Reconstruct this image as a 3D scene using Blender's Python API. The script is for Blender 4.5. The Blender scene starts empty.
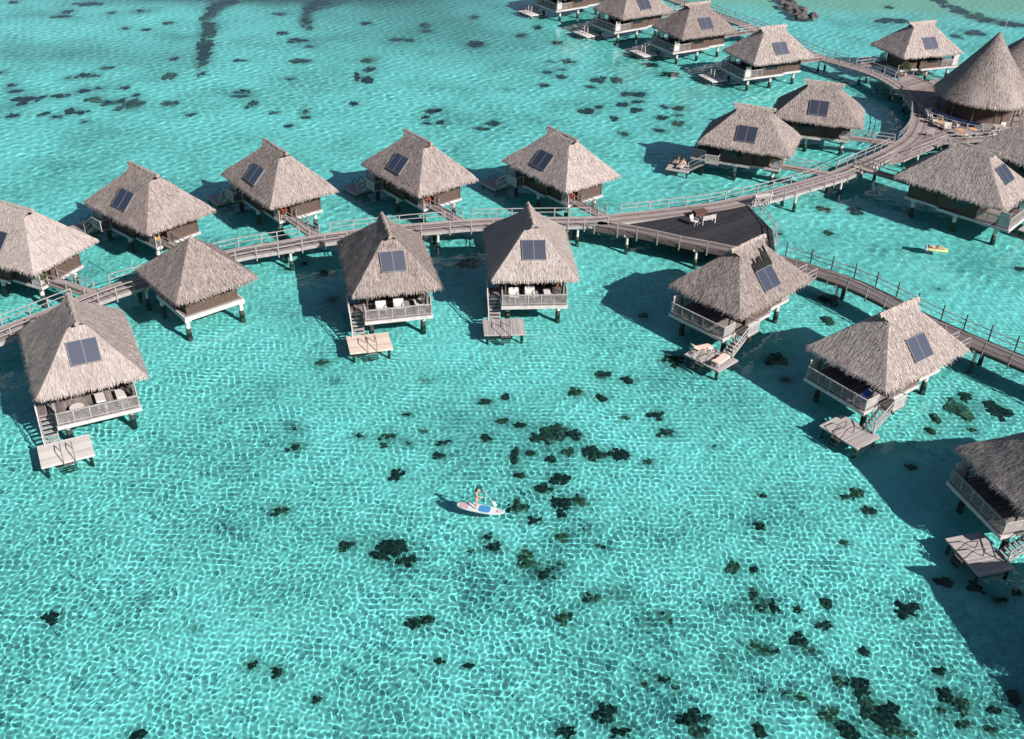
import bpy, bmesh, math, random
import numpy as np
from mathutils import Matrix, Vector

S = bpy.context.scene
COL = S.collection
PI = math.pi

# ------------------------------------------------------------------ camera
FOCAL_PX, PITCH, ROLL, CAM_H = 1047.0, 0.57736, 0.03336, 46.6
RED = math.radians


def make_camera():
    cam = bpy.data.cameras.new('camera')
    o = bpy.data.objects.new('camera', cam)
    COL.objects.link(o)
    cam.sensor_fit = 'HORIZONTAL'
    cam.sensor_width = 36
    cam.lens = 36 * FOCAL_PX / 1024
    cam.clip_start, cam.clip_end = 0.5, 5000
    r0 = Vector((1, 0, 0))
    f0 = Vector((0, math.cos(PITCH), -math.sin(PITCH)))
    u0 = Vector((0, math.sin(PITCH), math.cos(PITCH)))
    c, s = math.cos(ROLL), math.sin(ROLL)
    r, u, b = c * r0 + s * u0, c * u0 - s * r0, -f0
    o.matrix_world = Matrix(((r.x, u.x, b.x, 0), (r.y, u.y, b.y, 0), (r.z, u.z, b.z, CAM_H), (0, 0, 0, 1)))
    S.camera = o


make_camera()

# ------------------------------------------------------------------ light
SUN_AZ, SUN_EL = RED(-40), RED(34)
world = bpy.data.worlds.new('World')
S.world = world
world.use_nodes = True
wnt = world.node_tree
sky = wnt.nodes.new('ShaderNodeTexSky')
sky.sky_type = 'NISHITA'
sky.sun_disc = False
sky.sun_elevation = SUN_EL
sky.sun_rotation = PI / 2 - SUN_AZ
wnt.nodes['Background'].inputs[1].default_value = 0.05
wnt.links.new(sky.outputs[0], wnt.nodes['Background'].inputs[0])
sun = bpy.data.lights.new('sun', 'SUN')
sun.energy = 5.0
sun.angle = RED(0.5)
sun.color = (1.0, 0.94, 0.88)
sun.cycles.is_caustics_light = True
sun.cycles.use_multiple_importance_sampling = False
sun_o = bpy.data.objects.new('sun', sun)
COL.objects.link(sun_o)
sun_dir = Vector((math.cos(SUN_EL) * math.cos(SUN_AZ), math.cos(SUN_EL) * math.sin(SUN_AZ), math.sin(SUN_EL)))
sun_o.rotation_euler = sun_dir.to_track_quat('Z', 'Y').to_euler()
S.view_settings.view_transform = 'Standard'
S.view_settings.look = 'None'
S.view_settings.exposure = 0.8
cy = S.cycles
cy.caustics_refractive = True
cy.caustics_reflective = False
cy.use_denoising = True
cy.max_bounces = 8
cy.sample_clamp_indirect = 3

# ------------------------------------------------------------------ materials
def mat(name):
    m = bpy.data.materials.new(name)
    m.use_nodes = True
    return m, m.node_tree.nodes, m.node_tree.links, m.node_tree.nodes['Principled BSDF']


def ramp(n, stops):
    r = n.new('ShaderNodeValToRGB')
    e = r.color_ramp.elements
    e[0].position, e[0].color = stops[0][0], (*stops[0][1], 1)
    e[1].position, e[1].color = stops[-1][0], (*stops[-1][1], 1)
    for p, c in stops[1:-1]:
        x = e.new(p)
        x.color = (*c, 1)
    return r


def math_node(n, l, op, a, b):
    m = n.new('ShaderNodeMath')
    m.operation = op
    for i, v in enumerate((a, b)):
        if isinstance(v, (int, float)):
            m.inputs[i].default_value = v
        else:
            l.new(v, m.inputs[i])
    return m.outputs[0]


def noise(n, l, vec, scale, detail=3, rough=.5):
    t = n.new('ShaderNodeTexNoise')
    t.inputs['Scale'].default_value = scale
    t.inputs['Detail'].default_value = detail
    t.inputs['Roughness'].default_value = rough
    if vec is not None:
        l.new(vec, t.inputs['Vector'])
    return t.outputs['Fac']


def mapping(n, l, vec, scale):
    m = n.new('ShaderNodeMapping')
    m.inputs['Scale'].default_value = scale
    l.new(vec, m.inputs['Vector'])
    return m.outputs[0]


def bump(n, l, h, strength, dist):
    b = n.new('ShaderNodeBump')
    b.inputs['Strength'].default_value = strength
    b.inputs['Distance'].default_value = dist
    l.new(h, b.inputs['Height'])
    return b.outputs[0]


def simple(name, col, rough=.6, var=.18, scale=3.0, metallic=0, spec=.3):
    """a painted or plain surface with mottled wear"""
    m, n, l, p = mat(name)
    tc = n.new('ShaderNodeTexCoord')
    f = noise(n, l, tc.outputs['Object'], scale, 5, .65)
    r = ramp(n, [(.25, tuple(c * (1 - var) for c in col)), (.75, tuple(min(1, c * (1 + var)) for c in col))])
    l.new(f, r.inputs[0])
    l.new(r.outputs[0], p.inputs['Base Color'])
    p.inputs['Roughness'].default_value = rough
    p.inputs['Metallic'].default_value = metallic
    p.inputs['Specular IOR Level'].default_value = spec
    return m


def thatch_material(name, dark, mid, light):
    m, n, l, p = mat(name)
    uv = n.new('ShaderNodeUVMap')
    oi = n.new('ShaderNodeObjectInfo')
    at = n.new('ShaderNodeAttribute')
    at.attribute_name = 'tone'
    off = n.new('ShaderNodeVectorMath')
    off.operation = 'ADD'
    sc = n.new('ShaderNodeVectorMath')
    sc.operation = 'SCALE'
    sc.inputs[0].default_value = (37, 91, 0)
    l.new(oi.outputs['Random'], sc.inputs['Scale'])
    l.new(uv.outputs[0], off.inputs[0])
    l.new(sc.outputs[0], off.inputs[1])
    v = off.outputs[0]
    streak = noise(n, l, mapping(n, l, v, (9, .9, 1)), 1.0, 4, .65)
    fine = noise(n, l, mapping(n, l, v, (26, 4, 1)), 1.0, 3, .6)
    patch = noise(n, l, mapping(n, l, v, (.55, .4, 1)), 1.0, 4, .6)
    rows = noise(n, l, mapping(n, l, v, (1.2, 3.2, 1)), 1.0, 3, .6)
    f = math_node(n, l, 'MULTIPLY', streak, .42)
    f = math_node(n, l, 'ADD', f, math_node(n, l, 'MULTIPLY', fine, .28))
    f = math_node(n, l, 'ADD', f, math_node(n, l, 'MULTIPLY', patch, .34))
    f = math_node(n, l, 'ADD', f, math_node(n, l, 'MULTIPLY', rows, .16))
    f = math_node(n, l, 'ADD', f, math_node(n, l, 'MULTIPLY', at.outputs['Fac'], .34))
    f = math_node(n, l, 'ADD', f, math_node(n, l, 'MULTIPLY', oi.outputs['Random'], .22))
    f = math_node(n, l, 'SUBTRACT', f, .39)
    r = ramp(n, [(.18, dark), (.5, mid), (.82, light)])
    l.new(f, r.inputs[0])
    l.new(r.outputs[0], p.inputs['Base Color'])
    p.inputs['Roughness'].default_value = 1
    p.inputs['Specular IOR Level'].default_value = .05
    h = math_node(n, l, 'ADD', streak, math_node(n, l, 'MULTIPLY', fine, .6))
    l.new(bump(n, l, h, .9, .12), p.inputs['Normal'])
    return m


def planks_material(name, a, b, width=.14, gap=.12, along=True):
    """uv in metres: u along the run, v across; boards laid across (along=False) or along the run"""
    m, n, l, p = mat(name)
    uv = n.new('ShaderNodeUVMap')
    sep = n.new('ShaderNodeSeparateXYZ')
    l.new(uv.outputs[0], sep.inputs[0])
    c = sep.outputs['Y' if along else 'X']
    q = math_node(n, l, 'DIVIDE', c, width)
    idn = math_node(n, l, 'FLOOR', q, 0)
    fr = math_node(n, l, 'FRACT', q, 0)
    wn = n.new('ShaderNodeTexWhiteNoise')
    wn.noise_dimensions = '1D'
    l.new(idn, wn.inputs['W'])
    grain = noise(n, l, mapping(n, l, uv.outputs[0], (1.2, 14, 1) if along else (14, 1.2, 1)), 1.0, 4, .6)
    blot = noise(n, l, mapping(n, l, uv.outputs[0], (.5, .5, 1)), 1.0, 3, .6)
    f = math_node(n, l, 'ADD', math_node(n, l, 'MULTIPLY', wn.outputs[0], .35), math_node(n, l, 'MULTIPLY', grain, .4))
    f = math_node(n, l, 'ADD', f, math_node(n, l, 'MULTIPLY', blot, .4))
    r = ramp(n, [(.3, a), (.85, b)])
    l.new(f, r.inputs[0])
    g = math_node(n, l, 'LESS_THAN', fr, gap)
    mx = n.new('ShaderNodeMixRGB')
    l.new(g, mx.inputs[0])
    l.new(r.outputs[0], mx.inputs[1])
    mx.inputs[2].default_value = (*(c * .35 for c in a), 1)
    l.new(mx.outputs[0], p.inputs['Base Color'])
    p.inputs['Roughness'].default_value = .85
    p.inputs['Specular IOR Level'].default_value = .2
    return m


M = {}
M['thatch'] = thatch_material('palm_thatch', (.09, .070, .065), (.297, .25, .234), (.525, .465, .44))
M['ridge'] = simple('ridge_thatch', (.30, .245, .225), 1, .35, 5, spec=.05)
M['reflected'] = simple('dark_reflection', (.022, .022, .022), 1, .5, 4, spec=.05)  # dark colour stands in for a reflection above the solar panel
M['under'] = simple('thatch_underside', (.07, .055, .045), 1, .3, 4, spec=.05)
M['white'] = simple('weathered_white_paint', (.43, .40, .395), .55, .28, 2.2)
M['rail'] = simple('grey_weathered_rail', (.29, .267, .262), .7, .32, 2.5)
M['post'] = simple('brown_post', (.09, .075, .07), .8, .3, 3)
M['wall'] = simple('woven_brown_wall', (.085, .058, .047), .8, .35, 6)
M['glass'] = simple('dark_window_glass', (.015, .02, .025), .08, .1, 2, spec=.5)
M['door'] = simple('varnished_orange_wood', (.50, .23, .06), .45, .25, 3)
M['planks'] = planks_material('weathered_deck_planks', (.10, .082, .08), (.32, .28, .275), .16, .10, True)
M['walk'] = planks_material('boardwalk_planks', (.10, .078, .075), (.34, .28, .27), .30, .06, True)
M['walk_dark'] = planks_material('dark_branch_planks', (.07, .055, .055), (.17, .14, .14), .30, .06, True)  # the branch has darker boards than the main run
M['dark_planks'] = planks_material('dark_terrace_planks', (.014, .014, .018), (.042, .040, .047), .2, .16, True)
M['pale_planks'] = planks_material('pale_platform_planks', (.36, .325, .31), (.66, .61, .59), .22, .07, False)
M['tan_planks'] = planks_material('tan_platform_planks', (.42, .33, .27), (.68, .58, .50), .22, .07, False)
M['grey_planks'] = planks_material('grey_platform_planks', (.22, .195, .195), (.44, .395, .39), .17, .10, True)
M['pile'] = simple('concrete_pile', (.50, .48, .46), .8, .25, 4)
M['pile_base'] = simple('algae_grown_pile', (.045, .05, .042), .9, .4, 6)
M['cushion'] = simple('cream_cushion', (.50, .47, .445), .9, .06, 3)
M['pink_cushion'] = simple('pink_beige_cushion', (.62, .44, .38), .9, .06, 3)
M['blue'] = simple('blue_fabric', (.02, .09, .33), .8, .15, 4)
M['blue_glass'] = simple('blue_tinted_panel', (.035, .10, .26), .25, .25, 2, spec=.5)
M['tan'] = simple('tan_wood', (.46, .27, .15), .6, .2, 4)
M['brown_red'] = simple('red_brown_wood', (.10, .05, .042), .7, .25, 4)
M['leaf'] = simple('shrub_leaf', (.07, .085, .03), .7, .5, 6)
M['leaf_red'] = simple('croton_leaf', (.30, .085, .04), .7, .5, 6)
M['clay'] = simple('clay_pot', (.42, .36, .33), .8, .2, 4)
M['skin'] = simple('tanned_skin', (.46, .27, .19), .55, .06, 6)
M['hair'] = simple('dark_brown_hair', (.03, .02, .015), .6, .3, 10)
M['bikini'] = simple('dark_swimwear', (.05, .04, .05), .8, .1, 10)
M['board'] = simple('white_board', (.52, .53, .54), .3, .04, 2)
M['pad_blue'] = simple('blue_deck_pad', (.045, .20, .42), .8, .08, 4)
M['pad_pink'] = simple('grey_pink_tail_pad', (.40, .28, .29), .8, .15, 4)
M['emblem'] = simple('red_emblem', (.45, .10, .08), .5, .1, 4)
M['yellow'] = simple('yellow_green_float', (.55, .55, .26), .5, .1, 3)
M['rock'] = simple('groyne_rock', (.085, .075, .075), .9, .6, 1.2)
M['alu'] = simple('aluminium_frame', (.20, .20, .21), .4, .1, 4, metallic=.3)


def panel_material():
    m, n, l, p = mat('photovoltaic_cells')
    uv = n.new('ShaderNodeUVMap')
    sep = n.new('ShaderNodeSeparateXYZ')
    l.new(uv.outputs[0], sep.inputs[0])
    g = 0
    for ax in ('X', 'Y'):
        fr = math_node(n, l, 'FRACT', math_node(n, l, 'DIVIDE', sep.outputs[ax], .15), 0)
        c = math_node(n, l, 'LESS_THAN', fr, .06)
        g = c if g == 0 else math_node(n, l, 'MAXIMUM', g, c)
    mx = n.new('ShaderNodeMixRGB')
    l.new(g, mx.inputs[0])
    mx.inputs[1].default_value = (.135, .147, .195, 1)
    mx.inputs[2].default_value = (.18, .19, .235, 1)
    l.new(mx.outputs[0], p.inputs['Base Color'])
    p.inputs['Roughness'].default_value = .30
    p.inputs['Metallic'].default_value = .85
    p.inputs['IOR'].default_value = 1.8
    p.inputs['Specular IOR Level'].default_value = .6
    return m


M['pv'] = panel_material()


def water_material():
    m, n, l, p = mat('clear_lagoon_water')
    p.inputs['Base Color'].default_value = (*(.205, .87, .89), 1)
    p.inputs['Roughness'].default_value = 0
    p.inputs['IOR'].default_value = 1.33
    p.inputs['Transmission Weight'].default_value = 1
    p.inputs['Specular IOR Level'].default_value = .18
    return m


def seabed_material():
    m, n, l, p = mat('coral_sand')
    tc = n.new('ShaderNodeTexCoord')
    at = n.new('ShaderNodeAttribute')
    at.attribute_name = 'algae'
    a = noise(n, l, tc.outputs['Object'], .09, 5, .6)
    b = noise(n, l, tc.outputs['Object'], 2.0, 6, .8)
    f = math_node(n, l, 'ADD', math_node(n, l, 'MULTIPLY', a, .5), math_node(n, l, 'MULTIPLY', b, .5))
    r = ramp(n, [(.38, (.42, .44, .41)), (.5, (.78, .78, .71)), (.62, (.92, .91, .86))])
    l.new(f, r.inputs[0])
    mx = n.new('ShaderNodeMixRGB')
    k = math_node(n, l, 'MULTIPLY', at.outputs['Fac'], math_node(n, l, 'ADD', math_node(n, l, 'MULTIPLY', b, 1.6), .15))
    l.new(k, mx.inputs[0])
    l.new(r.outputs[0], mx.inputs[1])
    mx.inputs[2].default_value = (.10, .095, .065, 1)
    sh = n.new('ShaderNodeAttribute')
    sh.attribute_name = 'shore'
    m2 = n.new('ShaderNodeMixRGB')
    l.new(sh.outputs['Fac'], m2.inputs[0])
    l.new(mx.outputs[0], m2.inputs[1])
    m2.inputs[2].default_value = (1.0, .60, .40, 1)
    l.new(m2.outputs[0], p.inputs['Base Color'])
    p.inputs['Roughness'].default_value = 1
    p.inputs['Specular IOR Level'].default_value = 0
    return m


def coral_material():
    m, n, l, p = mat('living_coral_rock')
    tc = n.new('ShaderNodeTexCoord')
    oi = n.new('ShaderNodeObjectInfo')
    a = noise(n, l, tc.outputs['Object'], 4.2, 6, .75)
    f = math_node(n, l, 'ADD', a, math_node(n, l, 'MULTIPLY', math_node(n, l, 'SUBTRACT', oi.outputs['Random'], .55), .34))
    r = ramp(n, [(.32, (.018, .016, .013)), (.55, (.05, .041, .028)), (.76, (.24, .18, .10))])
    l.new(f, r.inputs[0])
    l.new(r.outputs[0], p.inputs['Base Color'])
    p.inputs['Roughness'].default_value = 1
    return m


M['water'] = water_material()
M['sand'] = seabed_material()
M['coral'] = coral_material()

# ------------------------------------------------------------------ mesh helpers
class MB:
    """collects faces for ONE mesh object"""

    def __init__(self):
        self.v, self.f, self.uv = [], [], []

    def face(self, pts, uvs=None):
        i = len(self.v)
        self.v += [tuple(p) for p in pts]
        self.f.append(tuple(range(i, i + len(pts))))
        self.uv.append(uvs or [(p[0], p[1]) for p in pts])

    def hexa(self, lo, hi, uvs=None):
        """lo, hi: four corners each, same winding (counter-clockwise from above)"""
        self.face(list(reversed(lo)))
        self.face(hi, uvs)
        for k in range(4):
            j = (k + 1) % 4
            w = (Vector(lo[j]) - Vector(lo[k])).length
            h = (Vector(hi[k]) - Vector(lo[k])).length
            self.face([lo[k], lo[j], hi[j], hi[k]], [(0, 0), (w, 0), (w, h), (0, h)])

    def box(self, x0, x1, y0, y1, z0, z1):
        x0, x1 = min(x0, x1), max(x0, x1)
        y0, y1 = min(y0, y1), max(y0, y1)
        q = [(x0, y0), (x1, y0), (x1, y1), (x0, y1)]
        self.hexa([(x, y, z0) for x, y in q], [(x, y, z1) for x, y in q])

    def bar(self, p, q, w, h=None):
        h = h or w
        p, q = Vector(p), Vector(q)
        d = (q - p).normalized()
        up = Vector((0, 0, 1)) if abs(d.z) < .95 else Vector((1, 0, 0))
        sdir = d.cross(up).normalized() * w / 2
        u = sdir.cross(d).normalized() * h / 2
        A = [p - sdir - u, p + sdir - u, p + sdir + u, p - sdir + u]
        B = [a + (q - p) for a in A]
        self.hexa(A, B)

    def tube(self, p, q, r0, r1=None, n=10, cap=True):
        r1 = r0 if r1 is None else r1
        p, q = Vector(p), Vector(q)
        d = (q - p).normalized()
        a = d.orthogonal().normalized()
        b = d.cross(a)
        A = [p + (a * math.cos(2 * PI * k / n) + b * math.sin(2 * PI * k / n)) * r0 for k in range(n)]
        B = [q + (a * math.cos(2 * PI * k / n) + b * math.sin(2 * PI * k / n)) * r1 for k in range(n)]
        for k in range(n):
            j = (k + 1) % n
            self.face([A[k], A[j], B[j], B[k]])
        if cap:
            self.face(list(reversed(A)))
            self.face(B)

    def mesh(self, name, material, smooth=False):
        me = bpy.data.meshes.new(name)
        me.from_pydata(self.v, [], self.f)
        l = me.uv_layers.new(name='UVMap')
        l.data.foreach_set('uv', np.array([c for f in self.uv for u in f for c in u], np.float32))
        if smooth:
            me.polygons.foreach_set('use_smooth', np.ones(len(me.polygons), bool))
        me.materials.append(material)
        return me

    def build(self, name, material, parent=None, smooth=False):
        return link(name, self.mesh(name, material, smooth), parent)


def link(name, me, parent=None, loc=None, rz=None):
    o = bpy.data.objects.new(name, me)
    COL.objects.link(o)
    if parent is not None:
        o.parent = parent
    if loc is not None:
        o.location = loc
    if rz is not None:
        o.rotation_euler = (0, 0, rz)
    return o


def tag(o, label=None, cat=None, group=None, kind=None):
    for k, v in (('label', label), ('category', cat), ('group', group), ('kind', kind)):
        if v:
            o[k] = v
    return o


def thing(name, label, cat, loc=(0, 0, 0), rz=0, group=None):
    o = link(name, None, None, loc, rz)
    o.empty_display_size = .3
    return tag(o, label, cat, group)


def copy_tree(o, parent=None):
    c = o.copy()
    COL.objects.link(c)
    if parent is not None:
        c.parent = parent
    for ch in list(o.children):
        copy_tree(ch, c)
    return c


def array_mesh(name, co, quads, material, uv=None, attrs=(), smooth=True):
    me = bpy.data.meshes.new(name)
    co = np.asarray(co, np.float32).reshape(-1, 3)
    quads = np.asarray(quads, np.int32)
    n = quads.shape[1]
    me.vertices.add(len(co))
    me.vertices.foreach_set('co', co.ravel())
    me.loops.add(quads.size)
    me.loops.foreach_set('vertex_index', quads.ravel())
    me.polygons.add(len(quads))
    me.polygons.foreach_set('loop_start', np.arange(0, quads.size, n, dtype=np.int32))
    me.polygons.foreach_set('loop_total', np.full(len(quads), n, np.int32))
    me.polygons.foreach_set('use_smooth', np.full(len(quads), smooth, bool))
    me.update(calc_edges=True)
    for an, av in attrs:
        at = me.attributes.new(an, 'FLOAT', 'POINT')
        at.data.foreach_set('value', np.asarray(av, np.float32).ravel())
    me.materials.append(material)
    return me


def grid_mesh(name, X, Y, Z, material, attrs=()):
    ny, nx = X.shape
    idx = np.arange(nx * ny).reshape(ny, nx)
    q = np.stack([idx[:-1, :-1], idx[:-1, 1:], idx[1:, 1:], idx[1:, :-1]], -1).reshape(-1, 4)
    return array_mesh(name, np.stack([X, Y, Z], -1), q, material, attrs=attrs)


# ------------------------------------------------------------------ the lagoon: water sheet and seabed
rng = np.random.default_rng(5)
WATER_Z = .92          # the water stands this far above z = 0


def sheet_grid(ncol, rowk, y0, y1):
    """one sheet reaching the horizon, finest where the bungalows stand"""
    ys = [y0]
    while ys[-1] < y1:
        ys.append(ys[-1] * (1 + rowk))
    ys = np.array([-900, -300, -100, -40, 5] + ys + [300, 420, 700, 1200, 2500.])
    s = np.concatenate([[-14, -6, -3, -1.5], np.linspace(-1.03, 1.03, ncol), [1.5, 3, 6, 14]])
    wd = np.where(ys > 30, 33 + .46 * (ys - 35), 30.7)
    return np.repeat(wd[:, None], len(s), 1) * s[None, :], np.repeat(ys[:, None], len(s), 1)


def wave_height(X, Y):
    Z = np.zeros_like(X)
    N = 108
    lam = np.exp(rng.uniform(np.log(0.25), np.log(0.55), N))
    lam[60:] = np.exp(rng.uniform(np.log(.7), np.log(1.6), 48))
    th = rng.uniform(0, 2 * PI, N)
    ph = rng.uniform(0, 2 * PI, N)
    sp = np.maximum(.00135 * np.maximum(Y, 20), .04)
    calm = .97 + .14 * np.sin(X * .13 + Y * .06 + 1) * np.sin(Y * .11 - X * .05) + .14 * np.sin(X * .41 + 2 * np.sin(Y * .12)) * np.sin(Y * .37 + X * .1)
    U = X + .10 * np.sin(Y * .9 + 1.5 * np.sin(X * .21))
    V = Y + .10 * np.sin(X * .8 + 1.5 * np.sin(Y * .19))
    far = .45 + .55 * np.clip((Y - 70) / 60, 0, 1)
    for i in range(N):
        k = 2 * PI / lam[i]
        a = (0.66 if i < 60 else 0.25) * math.sqrt(2 / (60 if i < 60 else 48)) / k ** 2
        Z += (a if i < 60 else a * far) * np.clip((lam[i] / sp - 3.2) / 2, 0, 1) * np.cos(k * (math.cos(th[i]) * U + math.sin(th[i]) * V) + ph[i])
    inside = (np.abs(X) < (34 + .47 * np.maximum(Y - 35, 0))) & (Y < 260) & (Y > 20)
    return Z * calm * inside


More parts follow.
